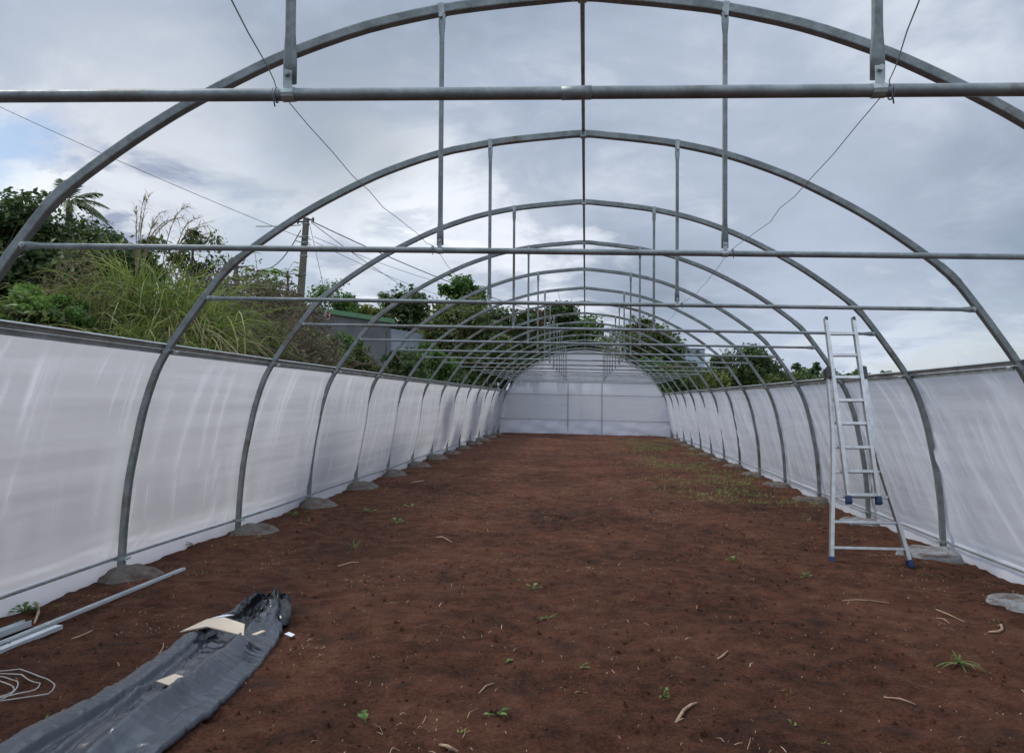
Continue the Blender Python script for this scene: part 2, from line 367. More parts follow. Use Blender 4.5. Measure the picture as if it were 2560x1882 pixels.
for k in range(-1, 15):
    full = np.vstack([np.stack([-PD[:0:-1, 0], PD[:0:-1, 1]], 1), PD])
    mat = MT['rusty'] if k in (6, 7, 10) else MT['galv']
    pts = T(np.full(len(full), k), full[:, 0], full[:, 1])
    hp = MB().sweep(pts, HOOP, ref=(-SKEW, 1, 0)).build('hoop', mat, gh)
    # joint sleeves at the kink above each bar end
    for sx in (-1, 1):
        i0 = np.argmin(abs(PD[:, 0]-3.06)); seg = PD[i0-1:i0+2]
        sub(MB().sweep(T(np.full(3, k), seg[:, 0]*sx, seg[:, 1]), rsq(.0305, .008, 2), ref=(-SKEW, 1, 0)), 'joint_sleeve', mat, hp)
    if k < 14:
        # crossbar with flattened bolted ends
        bx = BARX+.0
        xs = np.array([-bx, -bx+.05, -bx+.12, -2, 0.0, .03, 1.2, bx-.12, bx-.05, bx]); dep = Y1+(k-1)*SP; zb = np.full(10, BARZ*(1-.034/dep))
        barz = lambda x: float(np.interp(x, xs, zb))
        if k == -1: zb = BARZ+np.array([-.030, -.030, -.029, -.026, -.0136, -.0125, -.004, -.014, -.016, -.016])
        yo = np.array([-.034]*10)
        P = T(np.full(10, k), xs, zb); P[:, 1] += yo
        cb = MB().sweep(P, [(.0170*math.cos(2*PI*j/16), .0170*math.sin(2*PI*j/16)) for j in range(16)], ref=(0, 0, 1), scale=flat_scale(10, 1.5, .28))
        if k == -1:
            j = T(k, .02, barz(.02)); j[1] -= .034
            ja = T(k, -.04, barz(-.04)); jb = T(k, .04, barz(.04)); ja[1] -= .034; jb[1] -= .034; cb.cyl(ja, jb, .0184, 16)
        cbo = sub(cb, 'crossbar', MT['rusty'] if k in (7, 9) else mat, hp, True)
        for sx in (-1, 1):
            p = T(k, sx*(bx-.015), BARZ); p[1] -= .05
            sub(MB().cyl(p, p+np.array([0, .03, 0]), .017, 8).cyl(p+np.array([0, -.012, 0]), p, .009, 6), 'bolt', MT['galvb'], hp)
        for sx in (-1, 1):
            hxk = HX*(1-.034/dep) if k > -1 else (.782 if sx < 0 else .789)
            zt = float(prof_z(HX))-.045; zl = barz(sx*hxk)+.042
            zz = np.array([zt+.012, zt-.05, zt-.12, (zt+zl)/2, zl+.13, zl+.055, zl-.012])
            P = T(np.full(7, k), np.full(7, sx*hxk), zz); P[:, 1] -= .03
            h = MB().sweep(P, [(.0140*math.cos(2*PI*j/14), .0140*math.sin(2*PI*j/14)) for j in range(14)], ref=(1, 0, 0),
                           scale=[(1.4, .3)]*2+[(1, 1)]*3+[(1.4, .3)]*2)
            sub(h, 'hanger', MT['rusty'] if rng.random() < .25 else MT['galv'], hp, True)
            # bracket straps hugging the crossbar and the hoop, each with its bolt
            b = MB(); c = T(k, sx*hxk, barz(sx*hxk)); c[1] -= .034
            b.tube([c+np.array([-.017, 0, 0]), c+np.array([.017, 0, 0])], .0198, 12)
            b.box(c+np.array([0, -.012, .036]), (.023, .005, .050))
            b.cyl(c+np.array([0, -.026, .052]), c+np.array([0, .02, .052]), .0085, 6)
            sub(b, 'bracket', MT['galvb'], hp)
            b = MB(); c = T(k, sx*HX, float(prof_z(HX)))
            sl_ = -.17*sx; R = np.array(Matrix.Rotation(math.atan(-sl_), 3, 'Y'))
            b.box(c, (.034, .060, .060), R)
            b.box(c+np.array([0, -.028, -.045]), (.026, .006, .05)); b.cyl(c+np.array([0, -.045, -.048]), c+np.array([0, -.01, -.048]), .011, 6)
            sub(b, 'bracket', MT['galvb'], hp)
    # ridge bracket
    c = T(k, 0, 2.22)
    sub(MB().box(c+np.array([0, 0, -.004]), (.05, .058, .058)).cyl(c+np.array([0, -.045, .0]), c+np.array([0, .045, .0]), .010, 6), 'ridge_bracket', MT['galvb'], hp)
    # rail clamps: one at the top rail and one at the base rail on each side
    for sx in (-1, 1):
        c = T(k, sx*(RAILX-.0), RAILZ-.015)
        b = MB().box(c, (.066, .062, .034), np.array(Matrix.Rotation(sx*.62, 3, 'Y')))
        b.cyl(c+np.array([-sx*.052, .012, -.012]), c+np.array([-sx*.052, .062, -.012]), .014, 8); b.box(c+np.array([-sx*.035, .036, -.012]), (.04, .012, .03))
        sub(b, 'rail_clamp', MT['galvb'], hp)
        c = T(k, sx*float(prof_x(GZ+.11)), GZ+.11)
        b = MB().box(c, (.064, .064, .030)).box(c+np.array([-sx*.03, -.0, 0]), (.05, .012, .026))
        b.cyl(c+np.array([-sx*.05, -.035, 0]), c+np.array([-sx*.05, .04, 0]), .012, 8)
        b.cyl(c+np.array([sx*.03, -.05, 0]), c+np.array([sx*.03, .05, 0]), .018, 8)
        sub(b, 'base_clamp', MT['galvb'], hp)
ks = np.linspace(-1, 14, 61)
MB().tube(T(ks, np.zeros(61), np.full(61, 2.236)), .0145, 8).build('ridge_purlin', MT['galv'], gh)
for sx in (-1, 1):
    # double lock channel: lip, recess and lower flange
    mb = MB()
    a = math.radians(28)*sx
    for (o1, o2, w, h) in ((.034, .030, .006, .020), (.028, .011, .004, .016), (.036, -.016, .009, .036), (.024, .043, .026, .005), (.030, -.036, .022, .005)):
        P = T(ks, np.full(61, sx*(RAILX+o1+.012-o2*.45)), np.full(61, RAILZ+o2))
        mb.sweep(P, [(w/2, h/2), (-w/2, h/2), (-w/2, -h/2), (w/2, -h/2)], ref=(math.cos(a), 0, math.sin(a)))
    mb.build('top_rail', MT['galvb'], gh)
    P = T(ks, np.full(61, sx*(float(prof_x(GZ+.11))+.026)), np.full(61, GZ+.11)+.008*np.sin(ks*2.3+sx))
    MB().tube(P, .0125, 8).build('base_rail', MT['galv'], gh)
for px in (-.78, .80):
    zt = BARZ; P = T(np.full(3, 14), np.full(3, px), np.array([GZ-.05, -.5, zt])); MB().tube(P, .016, 8).build('end_post', MT['galv'], gh)
for zz, dz in ((-1.01+.02, .0), (.18, .0), (BARZ, 0)):
    hx = float(prof_x(zz)); P = T(np.full(3, 14), np.array([-hx, 0, hx]), np.array([zz, zz, zz])+dz); P[:, 1] -= .02
    MB().tube(P, .0125, 8).build('end_rail', MT['galv'], gh)
del gh['_o']; gh['_o'] = [float(a) for a in T(6, 0, GZ)]

# ------------------------------------------------------------------ terrain
def ground_z(x, y):
    x = np.asarray(x, float); y = np.asarray(y, float)
    yy = np.clip(y, -10, 45)
    inner = Z0+GZ+SLX*np.clip(x, -6, 40)+SLP*(yy-Y1)+.035*sstep(yy, 22, 33)
    inner = inner+.04*np.exp(-((np.abs(x)-4.3)/.5)**2)*0-.05*sstep(np.abs(x), 3.3, 4.4)
    L = sstep(-x, 4.7, 7.0)
    plateau = Z0+.80+.11*np.clip(-x-7, 0, 14)+.02*np.clip(-x-21, 0, 60)
    plateau = plateau-(plateau-inner)*.55*sstep(y, 34, 60)
    R = -.02*np.clip(x-5, 0, 70)
    return inner*(1-L)+plateau*L+R
def spaced(segs):
    out = [segs[0][0]]
    for a, b, d in segs:
        n = max(1, int(round((b-a)/d))); out += list(np.linspace(a, b, n+1)[1:])
    return np.array(out)
gx = spaced([(-900, -200, 100), (-200, -60, 20), (-60, -20, 3), (-20, -6, .5), (-6, -4.2, .15), (-4.2, 4.2, .05), (4.2, 7, .3), (7, 30, 3), (30, 200, 20), (200, 900, 100)])
gy = spaced([(-300, -20, 40), (-20, 1, 1.5), (1, 2.4, .1), (2.4, 10, .045), (10, 20, .12), (20, 36, .3), (36, 80, 3), (80, 200, 20), (200, 1200, 100)])
GX, GY = np.meshgrid(gx, gy)
GZZ = ground_z(GX, GY)
near = (np.abs(GX) < 8) & (GY < 38) & (GY > 0)
FR = np.random.RandomState(77); fpx = FR.uniform(-3.3, 3.4, 170); fpy = 2.2+FR.rand(170)**1.3*17; fpa = FR.normal(0, .5, 170); fpd = FR.uniform(.006, .020, 170)
def foot_marks(x, y):
    dx, dy = x-fpx, y-fpy; u = dx*np.cos(fpa)+dy*np.sin(fpa); v = -dx*np.sin(fpa)+dy*np.cos(fpa)
    q = (u/.055)**2+(v/.14)**2
    return float((fpd*(-np.exp(-q**2)+.45*np.exp(-((np.sqrt(q)-1.45)/.4)**2))).sum())
def mound_noise(x, y):
    p = Vector((float(x), float(y), 0))
    return .030*mnoise.noise(p*1.1)+.022*mnoise.noise(p*3.1)+.017*mnoise.noise(p*8.0)+.009*abs(mnoise.noise(p*19.0))+(foot_marks(x, y) if y < 20 else 0)
nz = np.zeros_like(GZZ)
for i, j in zip(*np.nonzero(near)): nz[i, j] = mound_noise(GX[i, j], GY[i, j])
GZZ = GZZ+nz
def gz_at(x, y): return float(ground_z(x, y))+mound_noise(x, y)
nx, ny = len(gx), len(gy)
idx = np.arange(nx*ny).reshape(ny, nx)
Q = np.stack([idx[:-1, :-1], idx[:-1, 1:], idx[1:, 1:], idx[1:, :-1]], -1).reshape(-1, 4)
mb = MB().quads(np.stack([GX, GY, GZZ], -1), Q)
g_o = mb.build('ground', [MT['soil'], MT['bank']], None, True); tag(g_o, kind='structure')
cxm = (GX[:-1, :-1]+GX[1:, 1:]).reshape(-1)/2; cym = (GY[:-1, :-1]+GY[1:, 1:]).reshape(-1)/2
g_o.data.polygons.foreach_set('material_index', ((np.abs(cxm) > 7.5) | (cym > 40)).astype(int).tolist())

# ------------------------------------------------------------------ netting
def side_net(sx, seed):
    R = np.random.RandomState(seed)
    y_near = np.arange(-1.15, 3.6, .0075); y_far = np.arange(3.6, 14.02, .02)
    kk = np.concatenate([y_near, y_far]); nt = 56
    tt = np.linspace(0, 1, nt)
    K, Tt = np.meshgrid(kk, tt)
    ztop, zbot = RAILZ-.01, GZ-.10
    Zl = ztop+(zbot-ztop)*Tt
    X = prof_x(Zl)+.05+.055*sstep(Tt, .78, .93)
    frac = K-np.floor(K)
    bay = np.sin(PI*frac)                                   # 0 at a hoop, 1 mid-bay
    mid = np.sin(PI*np.clip(Tt, 0, 1))**1.2
    if sx < 0: push = np.interp(K, [-1, 2.2, 3, 4, 6, 9, 14], [0, .0, .085, .115, .125, .11, .10])
    else: push = np.interp(K, [-1, 6, 8, 14], [0, 0, .07, .10])
    X = X-push*mid
    X = X+(.020*bay*mid)*(1 if sx < 0 else -.6)
    ph = np.cumsum(R.uniform(-.2, .2, len(kk)))
    D = np.zeros_like(X); G = np.zeros_like(X)
    for b in range(-1, 14):
        nw = 38 if sx > 0 else 24
        for w in range(nw):
            y0 = b+R.uniform(0, 1) if R.rand() < .55 else b+[.18, .45, .88][w % 3]+R.normal(0, .05)
            if sx > 0:
                sl = -R.uniform(.42, .85); cv = R.uniform(-.02, .16); t0 = R.uniform(-.1, .4); t1 = min(1.0, t0+R.uniform(.35, .75)); wd = R.uniform(.006, .020); am = R.uniform(.005, .020)
            else:
                if R.rand() < .55: sl = -R.uniform(-.02, .10); t0 = R.uniform(-.05, .1); t1 = R.uniform(.25, .7)
                else: sl = -R.uniform(.02, .16); t0 = R.uniform(.3, .7); t1 = t0+R.uniform(.2, .45)
                cv = R.uniform(-.05, .03); wd = R.uniform(.004, .011)*(1 if R.rand() < .7 else 2.2); am = R.uniform(.004, .013)
            i0, i1 = np.searchsorted(kk, [y0-.7, y0+.7])
            yc = y0+sl*tt+cv*np.sin(PI*tt)
            win = (sstep(tt, t0, t0+.12)*(1-sstep(tt, t1-.2, t1)))[:, None]
            e_ = np.exp(-((kk[None, i0:i1]-yc[:, None])/wd)**2)*win; D[:, i0:i1] += am*e_
            G[:, i0:i1] = np.maximum(G[:, i0:i1], e_*R.uniform(.3 if sx > 0 else .15, 1.0)); G[:, i0:i1] = np.maximum(G[:, i0:i1], np.exp(-((kk[None, i0:i1]-yc[:, None])/(wd*(3.2 if sx > 0 else 5)))**2)*win*R.uniform(.05, .7 if sx > 0 else .4))
        # gathers fanning from each hoop foot and head
        for w in range(7):
            a = R.uniform(-.32, .32); t0 = R.uniform(.62, .8)
            i0, i1 = np.searchsorted(kk, [b-.5, b+.5])
            yc = b+a*(1-tt)/(1-t0)
            win = sstep(tt, t0, .95)[:, None]
            e_ = np.exp(-((kk[None, i0:i1]-yc[:, None])/.012)**2)*win; D[:, i0:i1] += .006*e_; G[:, i0:i1] = np.maximum(G[:, i0:i1], e_*R.uniform(.2, .8))
    # hem line sagging between hoops
    hem = .835+.02*bay+.006*np.sin(K*5)
    D += .009*np.exp(-((Tt-hem)/.008)**2)*(.4+.6*bay); G = np.maximum(G, np.exp(-((Tt-hem)/.007)**2)*(.5+.4*bay))
    G = np.maximum(G, .75*sstep(Tt, .90, .97)); G = np.maximum(G, .6*(1-sstep(Tt, 0, .02)))
    nb = np.exp(-((frac-.03)/.05)**2)+np.exp(-((frac-.95)/.06)**2); G = np.maximum(G, .45*nb*sstep(Tt, .1, .5))
    # cross creases from packing
    for z in R.uniform(.1, .75, 7): D += .0035*np.exp(-((Tt-z-.01*np.sin(K*1.3+z*9))/.012)**2)
    # soft billow
    D += .012*np.sin(K*2.7+Tt*2+seed)*mid+.006*np.sin(K*7.1+Tt*3.3)*mid
    D += .006*np.sin(K*23+seed)*sstep(Tt, .93, 1)
    X = X-D
    P = T(K, sx*X, Zl)
    q = np.arange(nt*len(kk)).reshape(nt, len(kk))
    Q = np.stack([q[:-1, :-1], q[:-1, 1:], q[1:, 1:], q[1:, :-1]], -1).reshape(-1, 4)
    if sx > 0: Q = Q[:, ::-1]
    o = MB().quads(P, Q).build('side_netting', MT['net'], None, True)
    at_ = o.data.attributes.new('gather', 'FLOAT', 'POINT'); at_.data.foreach_set('value', G.reshape(-1).astype(np.float32))
    # added strip: the brighter light on the lower netting put into closed mesh
    k2 = np.arange(-1.15, 14.02, .03); t2 = np.linspace(0, 1, 7); K2, T2 = np.meshgrid(k2, t2)
    b2 = np.sin(PI*(K2-np.floor(K2)))
    z2 = GZ+.125+.006*np.sin(K2*9)-T2*.26
    x2 = prof_x(z2)+.088-.016*np.sin(K2*31)*T2-.012*np.sin(K2*13+1)*T2-.07*T2*b2
    P2 = T(K2, sx*x2, z2); q = np.arange(K2.size).reshape(K2.shape)
    Q2 = np.stack([q[:-1, :-1], q[:-1, 1:], q[1:, 1:], q[1:, :-1]], -1).reshape(-1, 4)
    if sx > 0: Q2 = Q2[:, ::-1]
    s = MB().quads(P2, Q2).build('lit_strip', MT['net2'], None, True); s.parent = o
    return o
tag(side_net(-1, 3), 'white mesh netting hung along the left side below the grassy bank', 'netting')
tag(side_net(1, 8), 'white creased mesh netting hung along the right side behind the ladder', 'netting')
def end_net():
    nu, nv = 120, 70
    u = np.linspace(-1, 1, nu); v = np.linspace(0, 1, nv); U, V = np.meshgrid(u, v)
    Xb = U*4.03; top = prof_z(np.clip(np.abs(Xb), 0, 4.0))+.06
    zb = GZ-.08
    Zl = zb+(np.maximum(top, zb+.02)-zb)*V
    P = T(np.full_like(Xb, 14), Xb, Zl)
    R = np.random.RandomState(2)
    D = .01*np.sin(U*9+V*4)
    low = 1-sstep(Zl, -1.05, -.85)
    for w in range(40):
        x0 = R.uniform(-4, 4); z0 = R.uniform(-1.6, -1.05); a = R.uniform(-.35, .35); l = R.uniform(.3, .9)
        dx = (Xb-x0)*math.cos(a)+(Zl-z0)*math.sin(a); dz = -(Xb-x0)*math.sin(a)+(Zl-z0)*math.cos(a)
        D += .035*np.exp(-(dx/l)**2-(dz/.035)**2)*low
    P[..., 1] += .05+D
    q = np.arange(nu*nv).reshape(nv, nu); Q = np.stack([q[:-1, :-1], q[:-1, 1:], q[1:, 1:], q[1:, :-1]], -1).reshape(-1, 4)
    o = MB().quads(P, Q).build('end_netting', MT['netend'], None, True)
    # lower doubled band and the loose side flaps
    nu = 90; u = np.linspace(-3.98, 3.98, nu); v = np.linspace(0, 1, 14); U, V = np.meshgrid(u, v)
    Zl = -1.0-V*.74; D = .02*np.sin(U*7+V*5)+.03*np.sin(U*3.1-V*7)*V
    P = T(np.full_like(U, 14), U, Zl); P[..., 1] += .02+D
    q = np.arange(U.size).reshape(U.shape); Q = np.stack([q[:-1, :-1], q[:-1, 1:], q[1:, 1:], q[1:, :-1]], -1).reshape(-1, 4)
    b = MB().quads(P, Q).build('lower_band', MT['net2'], None, True); b.parent = o
    for pts in ([(3.72, -.12), (3.42, -.70), (3.78, -1.08), (3.95, -1.1), (3.9, -.6), (3.80, -.2)], [(-3.72, .05), (-3.66, -.5), (-3.78, -1.0), (-3.97, -1.0), (-3.9, -.5), (-3.80, -.1)]):
        A = T(np.full(6, 14), np.array([p[0] for p in pts]), np.array([p[1] for p in pts])); A[:, 1] -= np.array([.01, .05, .02, 0, 0, 0])
        B = A.copy(); B[:, 1] += .008
        f = MB().add(np.vstack([A, B]), [tuple(range(6)), tuple(range(11, 5, -1))]+[(i, (i+1) % 6, (i+1) % 6+6, i+6) for i in range(6)]).build('loose_flap', MT['net2'], None)
        f.parent = o
    return o
tag(end_net(), 'taut white netting closing the arched far end of the greenhouse', 'netting')

# support wires tied from hanger to hanger
for sx, lab in ((-1, 'thin wavy wire tied along the left row of hangers'), (1, 'thin wavy wire tied along the right row of hangers')):
    R = np.random.RandomState(4+sx); P = []
    for k in range(-2, 14):
        a = T(k, sx*(HX+.035), BARZ+.02); b = T(k+1, sx*(HX+.035), BARZ+.02)
        if k == -1: a = T(k, sx*(HX+.018), BARZ+.005)
        if k == -2:
            b = T(-1, sx*(HX+.018), BARZ+.005); a = b+(at(581 if sx < 0 else 2305, 0, 1.25)-b+np.array([0, .034, 0]))*2.2
        if k == 13: b = T(14, sx*HX, BARZ)
        m = 6 if k > 3 else 10
        for j in range(m):
            t = j/m; p = a*(1-t)+b*t
            if j: p = p+np.array([R.uniform(-.007, .007), 0, R.uniform(-.007, .007)-.045*math.sin(PI*t)])*(1 if k > -2 else .3)
            else: p = p+np.array([0, -.034, 0])
            P.append(p)
    mb = MB().tube(P, .0014, 5)
    for k in range(-1, 8):                                  # a turn of wire round each crossbar
        c = T(k, sx*(HX+(.035 if k > -1 else .018)), BARZ-(0 if k > -1 else .016+.005*-sx)); c[1] -= .034
        mb.tube([c+np.array([.004*math.sin(a*.5), .019*math.cos(a), .019*math.sin(a)]) for a in np.linspace(0, 2*PI*1.4, 16)]+[c+np.array([.004, -.012, -.035])], .0022, 5)
    tag(mb.build('support_wire', MT['wire'], None, True), lab, 'wire')

# ------------------------------------------------------------------ concrete footings
ORD = ['nearest', 'second', 'third', 'fourth', 'fifth', 'sixth', 'seventh', 'eighth', 'ninth', 'tenth', 'eleventh', 'twelfth', 'thirteenth']
def footing(seed, lx, ly, h, flat):
    R = np.random.RandomState(seed); n, rings = 48, 14; V = []; F = []
    th = np.linspace(0, 2*PI, n, endpoint=False)
    lob = 1+.07*np.sin(7*th+R.uniform(0, 6))+.12*np.sin(2*th+R.uniform(0, 6))+.09*np.sin(3*th+R.uniform(0, 6))+.05*np.sin(5*th+R.uniform(0, 6))+R.uniform(-.02, .02, n)
    for r in range(rings):
        q = r/(rings-1); rad = q if q < .8 else .8+(q-.8)*1.0
        hh = h*(1-sstep(q, flat, 1.0)*1.0)-.05*sstep(q, .9, 1)
        for j in range(n):
            w = lob[j]*rad
            V.append((lx*w*math.cos(th[j]), ly*w*math.sin(th[j]), hh+(.022*mnoise.noise(Vector((math.cos(th[j])*q*3+seed, math.sin(th[j])*q*3, 0)))+.010*mnoise.noise(Vector((math.cos(th[j])*q*9+seed, math.sin(th[j])*q*9, 0))) if q < .95 else 0)))
    F = [(r*n+j, (r+1)*n+j, (r+1)*n+(j+1) % n, r*n+(j+1) % n) for r in range(rings-1) for j in range(n)]
    return MB().add(V, F)
for sx, side, near0 in ((-1, 'left', 1), (1, 'right', 1)):
    for k in range(1, 14):
        i = k-near0
        if sx < 0: lx, ly, h, fl = .40, .29, .140, .30
        else: lx, ly, h, fl = (.36, .30, .105, .80) if k == 2 else (.30, .27, .085, .62)
        R = np.random.RandomState(k*7+sx); lx *= R.uniform(.88, 1.1); ly *= R.uniform(.88, 1.12)
        ox = {1: -3.80, 2: -3.74}.get(k, -3.84) if sx < 0 else {1: 3.58, 2: 3.72}.get(k, 3.80)
        c = T(k, ox, GZ); c[1] -= .12 if sx < 0 else {1: .12, 2: .26}.get(k, .15)
        c[2] = gz_at(c[0], c[1])-.015-.025*R.rand()
        o = footing(k*3+sx+20, lx, ly, h, fl).build('concrete_footing', MT['concg'] if sx > 0 and k < 4 else MT['conc'], None, True)
        o.location = tuple(c)
        if sx < 0:
            lab = {1: 'soil stained concrete footing on the left beside the long steel channel', 13: 'small far concrete footing on the left next to the end netting'}.get(k, ORD[i]+' concrete footing from the front along the left netting')
        else:
            lab = {1: 'grey concrete footing cut by the right edge of the photo', 2: 'flat topped gravelly concrete footing beside the ladder foot on the right', 13: 'far concrete footing on the right next to the end netting'}.get(k, ORD[i]+' concrete footing from the front along the right netting')
        tag(o, lab, 'footing', 'concrete footings under the hoop feet')

# ------------------------------------------------------------------ ladder
UP = np.array([0, 0, Z0])
lad = root('ladder', np.array([2.87, 7.75, -1.72])+UP, 'two section aluminium ladder with blue feet leaning on a crossbar', 'ladder')
NRM = np.array([.0137, -.938, .346])
def bar_prof(w, d): return [(w/2, d/2), (-w/2, d/2), (-w/2, -d/2), (w/2, -d/2)]
lowL = np.array([(2.501, 7.772, -1.693), (2.575, 7.97, -1.16), (2.635, 8.13, -.72), (2.668, 8.25, -.40), (2.695, 8.495, .258)])+UP
lowR = np.array([(3.261, 7.778, -1.706), (3.206, 7.915, -1.332), (3.111, 8.108, -.806), (3.075, 8.209, -.531), (3.074, 8.516, .30)])+UP
upL = np.array([(2.724, 7.93, -1.10), (2.722, 8.643, .834)])+UP
upR = np.array([(3.019, 7.93, -1.10), (3.022, 8.647, .833)])+UP
for P in (lowL, lowR, upL, upR):
    MB().sweep(P, bar_prof(.058, .036), ref=NRM).build('stile', MT['alu'], lad)
def lerp_at(P, z):
    P = P[np.argsort(P[:, 2])]; return np.array([np.interp(z, P[:, 2], P[:, 0]), np.interp(z, P[:, 2], P[:, 1]), z])
for z in (-1.565, -1.319, -1.073, -.823, -.572, -.322, -.078, .172):
    a, b = lerp_at(lowL, z+Z0), lerp_at(lowR, z+Z0)
    MB().sweep([a, b], bar_prof(.030, .026), ref=NRM).build('rung', MT['alu'], lad)
for z in (.662, .419, .172, -.078, -.322, -.570, -.812, -1.045):
    a, b = lerp_at(upL, z+Z0), lerp_at(upR, z+Z0)
    MB().sweep([a, b], bar_prof(.034, .030), ref=NRM).build('rung', MT['alu'], lad)
for P, q in ((lowL, 0), (lowR, 0), (upL, 1), (upR, 1)):
    d = (P[1]-P[0])/np.linalg.norm(P[1]-P[0])
    b = MB().sweep([P[0]-d*.035, P[0]-d*.02, P[0]+d*.02, P[0]+d*.045], bar_prof(.070, .046), ref=NRM, scale=[(.95, 1.1), (1.05, 1.12), (1, 1), (.9, .95)])
    b.build('rubber_foot', MT['blue'], lad)
for P in (upL, upR):
    b = MB().sweep([P[1]-(P[1]-P[0])*.012, P[1]+(P[1]-P[0])*.008], bar_prof(.062, .030), ref=NRM); b.build('end_cap', MT['dark'], lad)
for P, Q_, s in ((lowL, upL, -1), (lowR, upR, 1)):
    p = lerp_at(P, .21+Z0); d = np.array([0, .347, .938])
    MB().sweep([p-d*.06, p+d*.07], bar_prof(.115, .040), ref=NRM).sweep([p-d*.05-NRM*.03, p+d*.06-NRM*.03], bar_prof(.03, .07), ref=NRM).build('guide_bracket', MT['dark'], lad)

# ------------------------------------------------------------------ black plastic film
def film():
    ys = np.concatenate([np.linspace(1.5, 4.8, 260), np.linspace(4.81, 5.52, 90)]); ts = np.linspace(0, 1, 130)
    Lx = np.interp(ys, [1.5, 3.0, 3.5, 3.93, 4.34, 4.72, 5.1, 5.3, 5.42, 5.52], [-2.50, -2.46, -2.43, -2.42, -2.44, -2.44, -2.44, -2.42, -2.36, -2.30])
    Rx = np.interp(ys, [1.5, 3.1, 3.33, 3.65, 4.09, 4.46, 4.80, 5.1, 5.3, 5.42, 5.52], [-1.72, -1.765, -1.77, -1.785, -1.82, -1.885, -1.965, -2.06, -2.13, -2.18, -2.22])
    Y, Tt = np.meshgrid(ys, ts, indexing='ij')
    wob = np.array([.012*mnoise.noise(Vector((0, y*5, 0)))+.006*mnoise.noise(Vector((3, y*17, 0))) for y in ys])
    X = Lx[:, None]*(1-Tt)+(Rx+wob)[:, None]*Tt
    g = lambda c, w: np.exp(-((Tt-c)/w)**2)
    rise = sstep(Y, 5.55, 4.6)
    lr = .055*np.interp(Tt, [0, .03, .07, .12, .18, .215, .235, .25], [0, .55, .88, 1.0, .92, .72, .30, 0])                 # left folded roll
    rr = .088*np.interp(Tt, [.46, .52, .60, .655, .68, .72, .86, 1.0], [0, .12, .55, .95, 1.0, .84, .26, .0])           # right flap
    body = .018+.012*np.sin(Y*3+Tt*5)
    Zh = body*sstep(Tt, 0, .03)+lr+rr*(1+.12*np.sin(Y*4.1))
    slit = np.interp(Y, [2.6, 3.6, 4.3], [.40, .32, .27])
    Zh += .022*np.exp(-((Tt-slit)/.035)**2)*(1-sstep(Y, 4.25, 4.35))    # inner folded edge
    Zh -= .010*np.exp(-((Tt-slit-.050)/.022)**2)*(1-sstep(Y, 4.25, 4.35))
    for y0, tl in ((4.32, .40), (4.14, .38), (4.0, .36), (3.87, .36)):  # cross folds
        Zh += .013*np.exp(-((Y-y0-.12*(Tt-.4))/.045)**2)*sstep(Tt, .30, .40)*(1-sstep(Tt, .60, .68))
    for y0, t0, a, w in ((3.55, .32, .03, .08), (3.2, .45, .02, .12), (2.95, .78, -.035, .10), (3.45, .80, -.03, .12), (2.7, .3, .03, .1), (4.5, .3, .03, .05), (4.72, .45, .035, .05), (4.62, .62, .02, .06)):
        Zh += a*np.exp(-((Y-y0)/(w*1.8))**2-((Tt-t0)/(w*.9))**2)
    # pleats gathering to the tied tip
    tip = sstep(Y, 4.55, 5.25)
    rngf = np.random.RandomState(9)
    for c in np.linspace(.06, .96, 11):
        Zh += tip*rngf.uniform(.012, .04)*np.exp(-((Tt-c-.03*np.sin(Y*9+c*7))/.028)**2)
    wall = sstep(Tt, .0, .12)*(1-sstep(Tt, .16, .34))*.7+sstep(Tt, .62, .78)*(1-sstep(Tt, .84, 1.0))
    Zh = Zh*(1-.55*tip)+tip*.075*wall
    Zh += .055*np.exp(-((Y-5.38)/.05)**2)*np.sin(PI*Tt)**.6+.018*np.abs(np.sin(Tt*23+Y*4+np.sin(Y*31)))*sstep(Y, 4.85, 5.25)
    for _ in range(150):                                                # sharp handling creases
        y0 = rngf.uniform(2.2, 5.1); t0 = rngf.uniform(.02, .98); a = rngf.choice([rngf.normal(PI/2, .25), rngf.normal(0, .5), rngf.uniform(0, PI)]); l = rngf.uniform(.05, .22); amp = rngf.uniform(-.005, .009)
        dx = (Tt-t0)*.68; dy = Y-y0; uu = dx*math.cos(a)+dy*math.sin(a); vv = -dx*math.sin(a)+dy*math.cos(a)+.15*uu*uu/l
        Zh += amp*np.exp(-(uu/l)**2)*np.exp(-np.abs(vv)/.010)
    fine = np.array([[.0035*mnoise.noise(Vector((x*9, y*4, .3)))+.0012*mnoise.noise(Vector((x*24, y*13, 2))) for x in ts] for y in ys])
    Zh = np.maximum(Zh+fine, .0)
    base = np.array([[gz_at(x, y) for x in (lx, rx)] for lx, rx, y in zip(Lx, Rx, ys)]).max(1)+.012
    edge = np.where((Tt == 0) | (Tt == 1), -.03, 0)
    Yp = np.where(Y > 4.6, 4.6+(Y-4.6)*.80, Y)
    P = np.stack([X+.02*np.sin(Y*11)*tip*(Tt-.5), Yp, base[:, None]+Zh+edge], -1)
    n, m = X.shape; q = np.arange(n*m).reshape(n, m); Q = np.stack([q[:-1, :-1], q[:-1, 1:], q[1:, 1:], q[1:, :-1]], -1).reshape(-1, 4)
    qy = Y[:-1, :-1].reshape(-1); qt = Tt[:-1, :-1].reshape(-1)+.05*np.sin(qy*21); inner = ((qy > 4.60) & (qt > .17) & (qt < .70)) | (qy > 5.2)  # hollow far end: glossier inside face, with its shade put into a darker colour
    mb = MB().quads(P, Q)
    # twisted corner sticking up past the gather
    zt = float(base[-12])
    c = np.array([-2.21, 5.28, zt+.0])
    A = [c+np.array(v) for v in ((-.10, -.05, .02), (-.03, .02, .09), (.045, -.03, .125), (.06, .02, .07), (.09, -.08, .03), (.02, -.10, .01))]
    B = [p+np.array([.01, .035, -.004]) for p in A]
